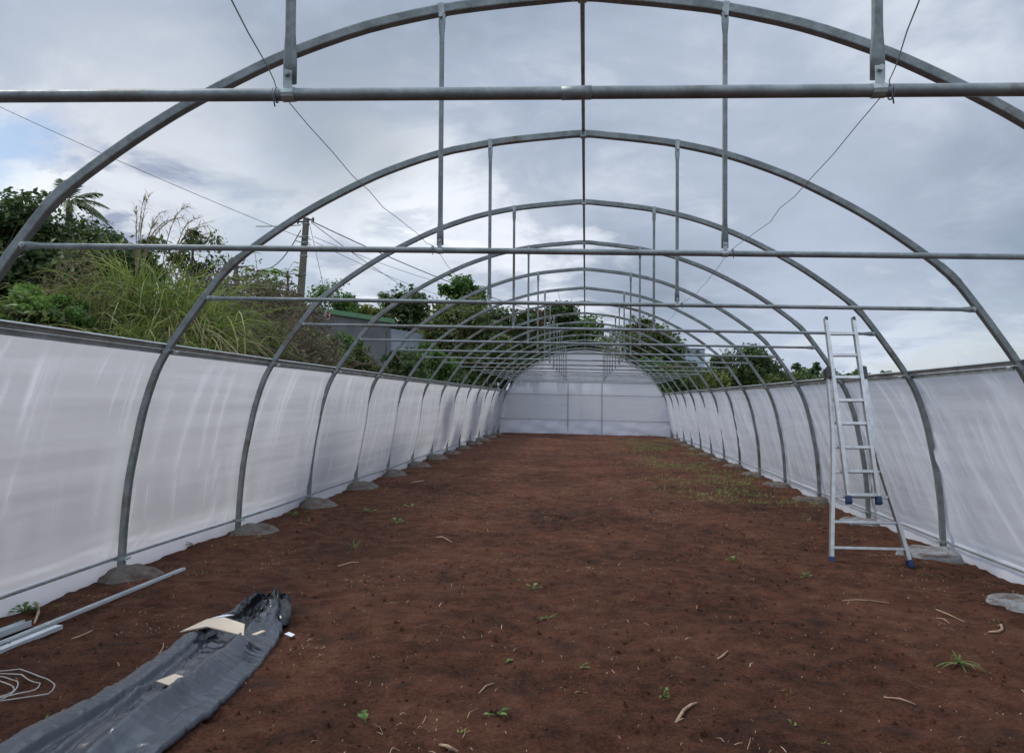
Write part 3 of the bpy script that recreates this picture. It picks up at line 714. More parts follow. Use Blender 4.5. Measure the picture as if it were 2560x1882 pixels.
    mb.add(A+B, [(0, 1, 2, 5), (2, 3, 4, 5), (11, 8, 7, 6), (11, 10, 9, 8)]+[(i, (i+1) % 6, (i+1) % 6+6, i+6) for i in range(6)])
    # folded loop of film hanging at the right of the gather
    loop = [(-2.24, 5.22, zt+.08), (-2.15, 5.17, zt+.085), (-2.09, 5.09, zt+.06), (-2.05, 4.98, zt+.04), (-2.0, 4.87, zt+.015)]
    mb.sweep(loop, [(.012, .05), (-.012, .05), (-.012, -.05), (.012, -.05)], ref=(0, 0, 1), scale=[(1, .6), (1.6, .8), (1.8, 1), (1.5, 1), (1, .6)])
    o = mb.build('plastic_sheet', [MT['film'], MT['film_shaded']], None, True)
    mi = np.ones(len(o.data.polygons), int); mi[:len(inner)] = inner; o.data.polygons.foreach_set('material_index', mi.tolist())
    return o, (lambda y: float(np.interp(y, ys, base)))
film_o, film_base = film()
tag(film_o, 'long folded black plastic sheet lying on the soil with a bunched far end', 'plastic sheet')
def slab(pts, th, bend=0):
    P = np.array(pts, float); n = len(P); B = P.copy(); B[:, 2] -= th
    return MB().add(np.vstack([P, B]), [tuple(range(n)), tuple(range(2*n-1, n-1, -1))]+[(i, i+n, (i+1) % n+n, (i+1) % n) for i in range(n)])
fb = film_base
cz = fb(4.45)
card = MB()
fold = [(-2.47, 4.40, cz+.085), (-2.30, 4.40, cz+.125), (-2.02, 4.32, cz+.105)]
fold2 = [(-2.40, 4.60, cz+.105), (-2.28, 4.585, cz+.125), (-2.10, 4.50, cz+.115)]
for i in range(2):
    a, b, c, d = fold[i], fold[i+1], fold2[i+1], fold2[i]
    card.V.append(np.array([a, b, c, d]+[(p[0], p[1], p[2]-.006) for p in (a, b, c, d)])); n0 = card.n; card.n += 8
    card.F += [tuple(n0+j for j in f) for f in ((0, 1, 2, 3), (7, 6, 5, 4), (0, 4, 5, 1), (1, 5, 6, 2), (2, 6, 7, 3), (3, 7, 4, 0))]
tag(card.build('cardboard_piece', MT['card'], None), 'creased tan cardboard panel lying across the middle of the black plastic', 'cardboard')
tag(slab([(-1.99, 4.36, cz+.10), (-1.93, 4.30, cz+.12), (-1.90, 4.36, cz+.125), (-1.96, 4.44, cz+.10)], .005).build('cardboard_scrap', MT['card'], None), 'curled tan cardboard scrap at the right end of the big panel', 'cardboard')
z_ = fb(3.75)
tag(slab([(-2.20, 3.70, z_+.055), (-2.10, 3.66, z_+.052), (-2.055, 3.76, z_+.056), (-2.15, 3.79, z_+.06)], .004).build('cardboard_scrap', MT['card'], None), 'small torn pale cardboard scrap in the middle of the near plastic', 'cardboard')
tag(slab([(-2.385, 4.615, cz+.105), (-2.26, 4.60, cz+.13), (-2.25, 4.66, cz+.12), (-2.31, 4.69, cz+.11), (-2.37, 4.68, cz+.10)], .003).build('paper_label', MT['paper'], None), 'white paper sheet tucked behind the tan cardboard panel', 'paper')
tag(slab([(-1.89, 4.62, fb(4.6)+.03), (-1.835, 4.60, fb(4.6)+.02), (-1.83, 4.645, fb(4.6)+.02), (-1.875, 4.66, fb(4.6)+.03)], .003).build('paper_scrap', MT['paper'], None), 'white paper scrap beside the right edge of the black plastic', 'paper')

# ------------------------------------------------------------------ steel channels and wire coil
def channel(p0, p1, w, h, th, label, mat, tilt=0.0, lip=True):
    up_ = h+.012 if tilt else .012
    p0 = np.array([p0[0], p0[1], gz_at(*p0)+up_]); p1 = np.array([p1[0], p1[1], gz_at(*p1)+up_])
    mb = MB(); N = 12
    P = [p0*(1-t)+p1*t for t in np.linspace(0, 1, N)]
    c, s = math.cos(tilt), math.sin(tilt)
    prof = [(-w/2, 0), (w/2, 0), (w/2, h), (w/2-th*(3 if lip else 1), h), (w/2-th*(3 if lip else 1), h-th), (w/2-th, h-th), (w/2-th, th), (-w/2+th, th), (-w/2+th, h-th), (-w/2+th*(3 if lip else 1), h-th), (-w/2+th*(3 if lip else 1), h), (-w/2, h)]
    prof = [(b*c+a*s, a*c-b*s) for a, b in prof]
    mb.sweep(P, prof, ref=(0, 0, 1))
    return tag(mb.build('steel_channel', mat, None), label, 'metal channel', 'loose steel channels')
channel((-3.47, 6.21), (-3.52, 2.6), .034, .022, .003, 'longest thin steel channel running past the left footing', MT['zinc'])
channel((-3.645, 4.60), (-3.80, 2.9), .055, .040, .004, 'short open steel channel beside the netting at the left edge', MT['zinc'], 0, False)
channel((-3.40, 4.57), (-3.44, 2.7), .052, .026, .004, 'short upturned steel channel nearest the black plastic at the left edge', MT['zinc'], PI, False)
R = np.random.RandomState(12); P = []
for a in np.linspace(0, 2*PI*3.3, 120):
    q = a/(2*PI); rx = .40-.055*q+.03*math.sin(q*5); ry = .205-.02*q
    x, y = -3.09+rx*math.cos(a)+.03*math.sin(q*2), 3.55+ry*math.sin(a)-.02*q
    P.append((x, y, gz_at(x, y)+.022+.02*abs(math.sin(a*1.3))))
P = [(-2.2-1.3, 3.0, gz_at(-3.5, 3.0)+.02)]+P
tag(MB().tube(P, .0035, 6).build('wire_coil', MT['coil'], None, True), 'loose pale wire coil on the soil at the left edge', 'wire coil')

# ------------------------------------------------------------------ litter on the soil
def gp(u, v):
    """soil point under a photo pixel"""
    d = raydir(u, v); o = np.array([CAMX, 0, Z0])
    t = 5.0
    for _ in range(30):
        p = o+d*t; t += (p[2]-gz_at(p[0], p[1]))/max(1e-3, -d[2])*.9
    p = o+d*t; return np.array([p[0], p[1], gz_at(p[0], p[1])])
def stick(uvs, r, label, lift=.008, fork=None):
    P = [gp(*q)+np.array([0, 0, r*.7+lift*math.sin(PI*i/max(1, len(uvs)-1))]) for i, q in enumerate(uvs)]
    mb = MB().taper(P, [r*(.55+.45*math.sin(PI*(.25+.6*i/max(1, len(P)-1)))) for i in range(len(P))], 6)
    if fork:
        Q = [gp(*q)+np.array([0, 0, r*.6]) for q in fork]; mb.taper(Q, [r*.7, r*.4][:len(Q)] if len(Q) == 2 else [r*.7]*len(Q), 5)
    tag(mb.build('stick', MT['stick'], None, True), label, 'stick', 'sticks lying on the soil')
stick([(1690, 1808), (1703, 1790), (1710, 1780), (1728, 1766), (1741, 1759)], .0085, 'crooked bare stick lying in the front soil right of centre', .008, [(1690, 1806), (1708, 1797)])
stick([(2105, 1502), (2140, 1501), (2180, 1503), (2222, 1508)], .005, 'long straight straw stalk on the soil below the ladder', .004, [(2122, 1503), (2118, 1512)])
stick([(2340, 1524), (2375, 1541), (2412, 1556)], .006, 'pale stick with a split tip near the right netting')
stick([(2472, 1582), (2495, 1583), (2506, 1578), (2503, 1566), (2496, 1567)], .010, 'hooked brown stick near the right edge of the photo')
stick([(90, 1508), (95, 1525), (96, 1540), (86, 1560)], .011, 'short curved stick standing by weeds at the left netting', .02)
stick([(178, 1598), (205, 1592), (231, 1577)], .0055, 'thin twig on the soil between channel and black plastic')
stick([(1090, 1344), (1105, 1347), (1130, 1356)], .008, 'pale wood splinter on the soil left of the middle')
stick([(845, 1416), (880, 1408), (897, 1407)], .006, 'bent straw twig on the soil behind the plastic tip')
stick([(1100, 1865), (1120, 1873), (1145, 1882)], .009, 'bent stick cut by the bottom edge of the photo')
stick([(1198, 1733), (1215, 1718), (1235, 1708)], .004, 'thin arched twig in the front soil left of centre')
stick([(1795, 1648), (1808, 1642), (1819, 1628)], .006, 'slim grey twig in the soil right of centre')
stick([(2210, 1744), (2250, 1751), (2290, 1762)], .005, 'thin brown twig in the front right soil')
stick([(2340, 1545), (2360, 1550), (2375, 1560)], .004, 'fine dark straw beside the split tip stick')
stick([(384, 1652), (398, 1640), (409, 1620), (408, 1608)], .004, 'thin forked root beside the black plastic', .01)
stick([(1030, 1208), (1042, 1206), (1060, 1203)], .014, 'thick pale stick beside the fifth left footing')
def leafstrip(p, d, L, w, droop, n=4):
    """one blade: base p, direction d"""
    side = np.cross(d, [0, 0, 1]); side = side/(np.linalg.norm(side)+1e-9)
    V = []
    for i in range(n+1):
        t = i/n; c = p+d*L*t+np.array([0, 0, -droop*L*t*t]); ww = w*(1-t)**.6*(.5+.5*min(1, t*4+.3))
        V += [c-side*ww/2, c+side*ww/2]
    return V, [(2*i, 2*i+1, 2*i+3, 2*i+2) for i in range(n)]
def weed(p, n, L, w, up, seed, label, kind='blade', mat='weed'):
    R = np.random.RandomState(seed); mb = MB()
    for i in range(n):
        a = R.uniform(0, 2*PI); e = R.uniform(*up); d = np.array([math.cos(a)*math.cos(e), math.sin(a)*math.cos(e), math.sin(e)])
        l = L*R.uniform(.6, 1.15)
        if kind == 'blade': V, F = leafstrip(p, d, l, w, R.uniform(.2, .7)); mb.add(V, F)
        else:
            q = p+d*l*.6; mb.tube([p, p+d*l*.3+np.array([0, 0, l*.1]), q], w*.08, 4)
            s = np.cross(d, [0, 0, 1]); s /= np.linalg.norm(s)+1e-9; f = d*np.array([1, 1, .3])
            mb.add([q, q+f*w*.7-s*w*.45+np.array([0, 0, .15*w]), q+f*w*1.5, q+f*w*.7+s*w*.45+np.array([0, 0, .15*w])], [(0, 1, 2), (0, 2, 3)])
    tag(mb.build('weed', MT[mat], None), label, 'weed', 'weeds sprouting from the soil')
for (u, v, n, L, w, up, kind, lab) in (
        (1332, 1474, 4, .07, .045, (.5, 1.2), 'leaf', 'bright two leaf seedling in the middle of the soil'),
        (1368, 1546, 12, .13, .010, (.1, .7), 'blade', 'flat grassy tuft in the middle of the soil below the two leaf seedling'),
        (2398, 1662, 20, .19, .013, (.15, 1.3), 'blade', 'biggest grass tuft on the soil at the lower right'),
        (885, 1368, 9, .20, .009, (.05, .9), 'blade', 'spreading grass sprig on the soil beyond the black plastic'),
        (110, 1836, 14, .16, .011, (.3, 1.35), 'blade', 'grass tuft against the black plastic in the lower left corner'),
        (60, 1532, 16, .10, .05, (.2, 1.2), 'leaf', 'leafy weed under the left netting edge'),
        (142, 1526, 5, .09, .03, (.6, 1.4), 'leaf', 'small weed right of the short stick by the left netting'),
        (1238, 1788, 5, .06, .035, (.2, .9), 'leaf', 'wilted yellowish seedling at the bottom of the soil'),
        (1262, 1660, 4, .05, .03, (.4, 1.3), 'leaf', 'tiny seedling above the wilted one in the front soil'),
        (1454, 1668, 4, .045, .03, (.3, 1.2), 'leaf', 'tiny pale seedling in the front soil near the centre line'),
        (1657, 1742, 5, .06, .03, (.5, 1.4), 'leaf', 'upright seedling behind the crooked bare stick'),
        (914, 1808, 5, .06, .04, (.4, 1.3), 'leaf', 'bright green seedling on the soil right of the plastic'),
        (2015, 1444, 8, .09, .03, (.3, 1.2), 'leaf', 'small weed on the soil left of the ladder foot'),
        (992, 1310, 4, .09, .06, (.2, 1.0), 'leaf', 'bright seedling beyond the plastic, left of the middle'),
        (1022, 1268, 4, .10, .06, (.1, .6), 'leaf', 'flat green leaf on the soil near the third left footing'),
        (924, 1280, 5, .09, .05, (.2, .9), 'leaf', 'pale sprout beside the third left footing'),
        (1835, 1404, 6, .10, .04, (.3, 1.2), 'leaf', 'low green weed left of the ladder in the middle distance'),
        (483, 1364, 4, .07, .05, (.3, 1.0), 'leaf', 'round leaf seedling at the second left footing'),
        (728, 1292, 8, .12, .04, (.2, 1.1), 'leaf', 'dark leafy weed in front of the third left footing')):
    weed(gp(u, v), n, L, w, up, int(u), lab, kind)
# uncountable litter: crumbs of soil, bits of straw, sprouts
R = np.random.RandomState(31)
def scatter(n, far=34, pw=1.7):
    out = []
    while len(out) < n:
        y = 2.2+(far-2.2)*R.rand()**pw; x = R.uniform(-3.95, 3.85)
        out.append((x, y, gz_at(x, y)))
    return np.array(out)
def crumbs():
    P = scatter(9000, 26, 1.8); n = len(P)
    base = np.array([(1, 0, 0), (-1, 0, 0), (0, 1, 0), (0, -1, 0), (0, 0, 1), (0, 0, -.6)], float)
    s = (R.rand(n)**2.5*.016+.004)
    V = P[:, None, :]+base[None]*s[:, None, None]*R.uniform(.6, 1.4, (n, 6, 1)); V += R.uniform(-.2, .2, V.shape)*s[:, None, None]
    F = np.array([(0, 2, 4), (2, 1, 4), (1, 3, 4), (3, 0, 4), (2, 0, 5), (1, 2, 5), (3, 1, 5), (0, 3, 5)])
    Fs = (F[None]+(np.arange(n)*6)[:, None, None]).reshape(-1, 3)
    return MB().quads(V, Fs)
tag(crumbs().build('soil_crumbs', MT['soil'], None), kind='stuff')
def straw():
    P = scatter(4000, 30, 1.35); mb = MB(); Vs = []; Fs = []
    clus = scatter(44, 16, 1.3)
    for i, p in enumerate(P):
        if R.rand() < .3: c = clus[R.randint(len(clus))]; p = c+np.append(R.normal(0, .16, 2), 0); p[2] = gz_at(p[0], p[1])
        a = R.uniform(0, PI); L = .008+.036*R.rand()**3.0+(.05 if R.rand() < .04 else 0); w = R.uniform(.002, .0055)
        d = np.array([math.cos(a), math.sin(a), R.uniform(-.05, .25)]); s = np.array([-math.sin(a), math.cos(a), 0])*w/2; b = np.array([0, 0, .004+w*.5])
        k = R.uniform(-.4, .4)*L*.4
        m = p+d*L*.5+np.array([-math.sin(a)*k, math.cos(a)*k, .004])
        n0 = len(Vs)
        Vs += [p-s+b, p+s+b, m-s+b*1.4, m+s+b*1.4, p+d*L-s*.6+b, p+d*L+s*.6+b]; Fs += [(n0, n0+1, n0+3, n0+2), (n0+2, n0+3, n0+5, n0+4)]
    return mb.add(Vs, Fs)
tag(straw().build('straw_litter', MT['straw'], None), kind='stuff')
def sprouts():
    mb = MB(); Vs = []; Fs = []
    for i in range(3500):
        if i < 3160:
            y = R.uniform(12, 32); x = np.clip(R.normal(2.6, .75), .6, 3.75)
            if mnoise.noise(Vector((x*.9, y*.45, 4))) < -.05: continue
        elif i < 3290: y = R.uniform(4, 26); x = R.uniform(3.0, 3.8)
        elif i < 3390: y = R.uniform(4.6, 20); x = R.uniform(-3.95, -3.3)
        else: x, y, _ = scatter(1, 24, 1.2)[0]
        p = np.array([x, y, gz_at(x, y)])
        for b in range(R.randint(2, 6)):
            a = R.uniform(0, 2*PI); e = R.uniform(.2, 1.3); d = np.array([math.cos(a)*math.cos(e), math.sin(a)*math.cos(e), math.sin(e)])
            V, F = leafstrip(p+np.append(R.normal(0, .02, 2), 0), d, R.uniform(.05, .15) if y > 9 else R.uniform(.02, .05), R.uniform(.008, .018), .5, 2)
            n0 = len(Vs); Vs += V; Fs += [tuple(n0+j for j in f) for f in F]
    return mb.add(Vs, Fs)
tag(sprouts().build('weed_sprouts', MT['lf_yel'], None), kind='stuff')
#PART2
# ------------------------------------------------------------------ vegetation builders
def unit(v): return v/(np.linalg.norm(v, axis=-1, keepdims=True)+1e-9)
def leaves(R, cen, size, width=.5, up=.35, outward=None):
    """one diamond leaf per centre, folded along its midrib"""
    n = len(cen); nrm = unit(R.normal(0, 1, (n, 3))+np.array([0, 0, up*2]))
    if outward is not None: nrm = unit(nrm+outward*.6)
    d = unit(np.cross(nrm, R.normal(0, 1, (n, 3)))); d[:, 2] -= .25; d = unit(d); s = unit(np.cross(nrm, d))
    L = (size*R.uniform(.55, 1.3, n))[:, None]; W = L*width
    V = np.stack([cen-d*L*.5, cen+s*W*.5+nrm*W*.12, cen+d*L*.55, cen-s*W*.5+nrm*W*.12], 1)
    F = np.arange(n*4).reshape(n, 4)
    return V, F
def clumps(R, c, rx, ry, rz, nc, shell=.55):
    """clump centres spread through an uneven crown"""
    p = unit(R.normal(0, 1, (nc, 3))); q = shell+(1-shell)*R.rand(nc)**.7
    q = q*np.where(R.rand(nc) < .25, .55, 1)
    p = p*q[:, None]; p[:, 2] = np.where(p[:, 2] < -.55, -.55+.2*R.rand(nc), p[:, 2])
    return np.array(c)+p*np.array([rx, ry, rz])
def tree(name, label, cat, base, h, rx, rz, n, leaf, mat, seed, ry=None, nc=26, clr=.30, width=.5, trunk=.10, group=None, bare=0, sink=0.0):
    R = np.random.RandomState(seed); base = np.array(base, float); ry = ry or rx
    r = root(name, base, label, cat, group)
    c = base+np.array([0, 0, h-rz*1.12])
    CC = clumps(R, c, rx, ry, rz, nc)
    CC[0] = base+np.array([R.uniform(-.2, .2)*rx, 0, h-rz*.32])
    per = R.uniform(.5, 1.5, nc); per = (per/per.sum()*n).astype(int)
    cen = []; outw = []
    kf = 2.5 if name == 'broadleaf_tree' else 1.9; n = int(n*kf); per = (per*kf).astype(int); rs = np.minimum(rx, rz)*clr*1.25
    for k in range(nc):
        q = np.clip(R.normal(0, 1, (per[k], 3)), -1.7, 1.7)*np.array([1, 1, .72])*rs*R.uniform(.5, 1.15)*.75
        cen.append(CC[k]+q); outw.append(unit(CC[k]-c+q*.8))
    cen = np.concatenate(cen); outw = np.concatenate(outw)
    keep = cen[:, 2] > base[2]-sink; cen = cen[keep]; outw = outw[keep]
    tm = MB(); top = c+np.array([0, 0, rz*.15]); lean = R.uniform(-.06, .06, 2)*h
    P = [base-np.array([0, 0, .3]), base+(top-base)*.35+np.append(lean*.5, 0), base+(top-base)*.7+np.append(lean, 0), top]
    tm.taper(P, [trunk*1.25, trunk, trunk*.7, trunk*.3], 7)
    for k in range(nc):
        t = R.uniform(.25, .9); s = base+(top-base)*t; e = CC[k]
        tm.taper([s, (s+e)/2+np.array([0, 0, .08*h*R.uniform(0, 1)]), e], [trunk*.42*(1.1-t*.5), trunk*.26, trunk*.08], 5)
        for _ in range(2):
            g = e+R.normal(0, 1, 3)*rs*.8; tm.taper([e*.6+s*.4, e, g], [trunk*.14, trunk*.1, trunk*.04], 4)
    tm.build('trunk', MT['wood'], r)
    V, F = leaves(R, cen, leaf, width, .35, outw)
    MB().quads(V, F).build('crown', MT[mat], r)
    return r
def blades(R, n, base, spread, L, w, elev, droop, segs=5, face=None):
    """arching grass blades from a tussock"""
    a = R.uniform(0, 2*PI, n); e = R.uniform(elev[0], elev[1], n)
    p = np.array(base)+np.stack([R.normal(0, spread[0], n), R.normal(0, spread[1], n), R.uniform(-.1, .05, n)+R.rand(n)**2*spread[2]], 1)
    d = np.stack([np.cos(a)*np.cos(e), np.sin(a)*np.cos(e), np.sin(e)], 1); l = L*R.uniform(.45, 1.15, n); dr = R.uniform(droop[0], droop[1], n)
    s = unit(np.cross(d, np.array([0, 0, 1.0]))+R.normal(0, .5, (n, 3))); V = np.zeros((n, segs+1, 2, 3))
    for i in range(segs+1):
        t = i/segs; c = p+d*(l*t)[:, None]; c[:, 2] -= dr*l*t**2.2
        c[:, :2] += d[:, :2]*(l*dr*t*t*.35)[:, None]
        ww = w*(1-t)**.7*min(1, .6+t*2)*R.uniform(.8, 1.2, n)
        V[:, i, 0] = c-s*(ww/2)[:, None]; V[:, i, 1] = c+s*(ww/2)[:, None]
    m = 2*(segs+1); F = np.array([(2*i, 2*i+1, 2*i+3, 2*i+2) for i in range(segs)])
    return V.reshape(-1, 3), (F[None]+(np.arange(n)*m)[:, None, None]).reshape(-1, 4)
def tussock(label, base, L, n, spread, seed, dry=.25, w=.030, elev=(.55, 1.5), droop=(.35, 1.0), mat='grass'):
    R = np.random.RandomState(seed); r = root('cane_grass_clump', base, label, 'grass clump', 'cane grass clumps on the bank')
    V, F = blades(R, int(n*(1-dry)), base, spread, L, w, elev, droop); MB().quads(V, F).build('green_blades', MT[mat], r)
    b2 = np.array(base)+np.array([.1, -.25, .0])
    V, F = blades(R, int(n*dry), b2, (spread[0]*.8, spread[1], spread[2]*.7), L*.8, w*.8, (.1, 1.2), (.7, 1.7)); MB().quads(V, F).build('dry_blades', MT['drygrass'], r)
    return r
def brush(name, label, cat, base, rx, ry, h, ntw, nlf, leaf, mat, seed, group=None, tw='twig', cl=None):
    """a tangle of dry stems with leaves hanging on it"""
    R = np.random.RandomState(seed); base = np.array(base, float); r = root(name, base, label, cat, group)
    def dome(n, lo=0):
        a = R.uniform(0, 2*PI, n); q = R.rand(n)**.5; x = np.cos(a)*q; y = np.sin(a)*q
        bump = 1+.25*np.sin(a*3+seed)+.15*np.sin(a*7)
        z = (1-q**2.2)**.8*h*(.88+.12*np.sin(x*5+seed))*(lo+(1-lo)*R.rand(n)**.45)
        return base+np.stack([x*rx*bump, y*ry*bump, z], 1)
    V, F = blades(R, ntw, base, (.01, .01, .0), 1, .011, (-.2, 1.3), (.2, 1.3), 4)
    off = dome(ntw, .25)-base; sc_ = R.uniform(.25, .8, ntw)
    V = V.reshape(ntw, -1, 3); V = (V-base)*1.0
    ax = V-V[:, :1]; V = V[:, :1]+ax*sc_[:, None, None]+off[:, None]; V = V+base
    MB().quads(V.reshape(-1, 3), F).build('stems', MT[tw], r)
    if nlf:
        cen = dome(nlf, .35)
        k = dome(max(6, nlf//120), .5); pick = R.randint(len(k), size=nlf); cl = cl or .22*min(rx, h)
        mixm = R.rand(nlf) < .7; cen[mixm] = k[pick[mixm]]+np.clip(R.normal(0, 1, (mixm.sum(), 3)), -1.5, 1.5)*cl*.8
        V, F = leaves(R, cen, leaf, .55, .5); MB().quads(V, F).build('leaves', MT[mat], r)
    return r
def base_at(u, dist, dz=0.0):
    p = at(u, 900, dist); p[2] = float(ground_z(p[0], p[1]))+dz; return p
def hgt(v, dist, base): return float(at(1280, v, dist)[2]-base[2])
def px(n, dist): return n*dist/FPX
def tree_px(name, label, cat, u, vtop, wpx, dist, vbot, n, leaf, mat, seed, **kw):
    b = base_at(u, dist); h = hgt(vtop, dist, b); rz = min(px((vbot-vtop)/2, dist)*1.08, h*.52); return tree(name, label, cat, b, h, px(wpx/2, dist), rz, n, leaf, mat, seed, **kw)
G1 = 'trees on the left bank'
tree_px('broadleaf_tree', 'dense dark tree at the far left edge above the grass', 'tree', 30, 495, 250, 19, 790, 4200, .20, 'lf_dark', 1, nc=34, group=G1, trunk=.14)
tree_px('broadleaf_tree', 'dark olive tree below the palm at the upper left', 'tree', 190, 555, 260, 20, 800, 4200, .19, 'lf_dark', 2, nc=34, group=G1, trunk=.14)
tree_px('shrub', 'low dark leafy shrub on the skyline right of the palm', 'shrub', 270, 590, 190, 17.5, 740, 2200, .16, 'lf_dark', 3, nc=20, trunk=.05)
tree_px('shrub', 'sparse dark shrub with drooping flat topped sprays behind the tall cane grass', 'shrub', 475, 562, 150, 15.5, 700, 750, .10, 'lf_dark', 4, nc=16, clr=.22, trunk=.04)
tree_px('shrub', 'small round leaved shrub on the skyline above the middle of the cane grass', 'shrub', 365, 592, 120, 16, 720, 900, .13, 'lf_dark', 41, nc=12, trunk=.04)
# palm: trunk and pinnate fronds
b = base_at(165, 27); h = hgt(512, 27, b); pr_ = root('palm_tree', b, 'tall palm with feathery fronds rising over the dark trees', 'palm'); Rp = np.random.RandomState(6)
top = b+np.array([0, 0, h])
MB().taper([b-[0, 0, .3], b+[.1, 0, h*.5], top], [.16, .12, .10], 8).build('trunk', MT['wood'], pr_)
for i, (a, e, dr, L) in enumerate([(2.75, 1.15, .35, 1.7), (3.1, .6, .9, 1.7), (1.6, 1.3, .4, 1.7), (.35, .75, .7, 1.9), (.1, .35, .8, 2.0), (-.2, .1, .75, 1.9), (.5, -.1, .7, 1.7), (3.4, .15, .9, 1.7), (4.6, .5, .9, 1.8), (5.3, .2, .9, 1.7), (1.1, .3, .9, 1.8), (2.2, .4, .9, 1.8)]):
    L *= .80; d = np.array([math.cos(a)*math.cos(e), math.sin(a)*math.cos(e), math.sin(e)]); side = np.array([-math.sin(a), math.cos(a), 0])
    mb = MB(); sp = [top+d*L*t+np.array([0, 0, -dr*L*t*t*.6]) for t in np.linspace(0, 1, 12)]
    mb.taper(sp, [.028*(1-.8*t) for t in np.linspace(0, 1, 12)], 4)
    for j in range(1, 34):
        t = .12+.88*j/34; c = top+d*L*t+np.array([0, 0, -dr*L*t*t*.6]); ll = .42*math.sin(PI*min(1, .25+.75*t))**.6
        tg = unit(d+np.array([0, 0, -dr*t*1.2]))
        for s_ in (-1, 1):
            q = unit(tg*.75+side*s_*.8+np.array([0, 0, -.35+Rp.uniform(-.2, .2)])); e2 = c+q*ll*Rp.uniform(.8, 1.1); e2[2] -= .10*ll
            mb.add([c-tg*.02, c+tg*.02, (c+e2)/2+tg*.022, e2, (c+e2)/2-tg*.022], [(0, 1, 2, 4), (4, 2, 3)])
    mb.build('frond', MT['lf_dark'], pr_)
# dry reed plumes standing over the grass
for i, (u0, tip, dist, bend) in enumerate([(340, (372, 492), 15, .0), (352, (415, 528), 15, .3), (418, (520, 565), 15, .9), (400, (476, 516), 15.2, .8), (430, (532, 555), 15.4, 1.0), (336, (340, 520), 15.1, 0), (355, (392, 560), 15.2, .2), (440, (535, 583), 15.2, .9), (345, (440, 548), 15, .6), (350, (462, 545), 15.1, .8), (425, (500, 545), 15, .7), (338, (362, 500), 15.1, .05), (410, (545, 600), 15.3, 1.0)]):
    b = base_at(u0, dist); b[2] = at(u0, 690, dist)[2]; e = at(tip[0], tip[1], dist); Rr = np.random.RandomState(60+i)
    mid = np.array([b[0]+(e[0]-b[0])*.25, b[1], e[2]+(.02 if bend else -.25)]); mb = MB()
    C_ = [(1-t)**2*b+2*t*(1-t)*mid+t*t*e for t in np.linspace(0, 1, 14)]
    mb.taper(C_, [.012*(1-.7*t) for t in np.linspace(0, 1, 14)], 4)
    for j in range(46):
        t = Rr.uniform(.3, 1); k_ = min(12, int(t*13)); c = C_[k_]+(C_[k_+1]-C_[k_])*Rr.rand(); dd = unit(unit(C_[k_+1]-C_[k_])+Rr.normal(0, .55, 3)); l = Rr.uniform(.1, .34)
        V, F = leafstrip(c, dd, l, .017, .4, 3); mb.add(V, F)
    tag(mb.build('dry_reed', MT['drygrass'], None), ['tall upright dry reed plume left of the others', 'dry reed stem leaning slightly right from the plume base', 'longest dry reed arching to the right', 'dry reed arch with high round bend', 'outer dry reed arch reaching farthest right', 'short straight dry reed at the left of the plumes', 'short dry reed fanning between the tall plumes', 'lowest drooping dry reed above the dark shrub', 'thin dry reed bowed between the plume and the shrub', 'wispy dry reed bowed just above the dark shrub', 'dry reed arching inside the big round bend', 'second upright dry reed tight against the tallest plume', 'dry reed drooping past the right side of the shrub'][i], 'reed', 'dry reeds above the cane grass')
# cane grass and bank vegetation: nearest things above the left rail
for i, (u, dist, vtop, n, dry, L, lab) in enumerate([
        (395, 12.6, 640, 620, .18, 1.9, 'biggest fresh cane grass clump arching over the rail in the middle of the bank'),
        (455, 12.2, 705, 420, .38, 1.1, 'cane grass clump with straw coloured hanging blades at the right of the big one'),
        (300, 12.4, 680, 420, .30, 1.6, 'cane grass clump with browned base left of the big one'),
        (215, 12.0, 700, 420, .38, 1.5, 'brown and green cane grass clump at the left of the bank'),
        (330, 11.2, 800, 320, .12, 1.0, 'low fresh green grass clump right behind the rail under the big one'),
        (420, 11.4, 815, 300, .2, 1.0, 'low grass clump behind the rail where the first hoop crosses it'),
        (500, 12.4, 800, 200, .6, .7, 'drooping pale grass clump beside the dry brush')]):
    b = base_at(u, dist); L *= 1.3; b[2] = at(u, vtop, dist)[2]-L*.80
    tussock(lab, b, L, int(n*2.2), (.40, .28, L*.50), 70+i, dry)
tree_px('shrub', 'low bright green creeper mound at the left edge behind the rail', 'shrub', 40, 725, 300, 10.6, 860, 2600, .075, 'lf_lite', 80, nc=26, trunk=.03)
tree_px('shrub', 'small green creeper mound between the left edge and the cane grass', 'shrub', 150, 745, 190, 11, 860, 1500, .07, 'lf_mid', 81, nc=16, trunk=.03)
brush('dry_bush', 'brown dead bush between creeper and cane grass', 'bush', base_at(185, 11.6), .8, .5, 1.45, 420, 700, .06, 'lf_brown', 82, tw='drygrass')
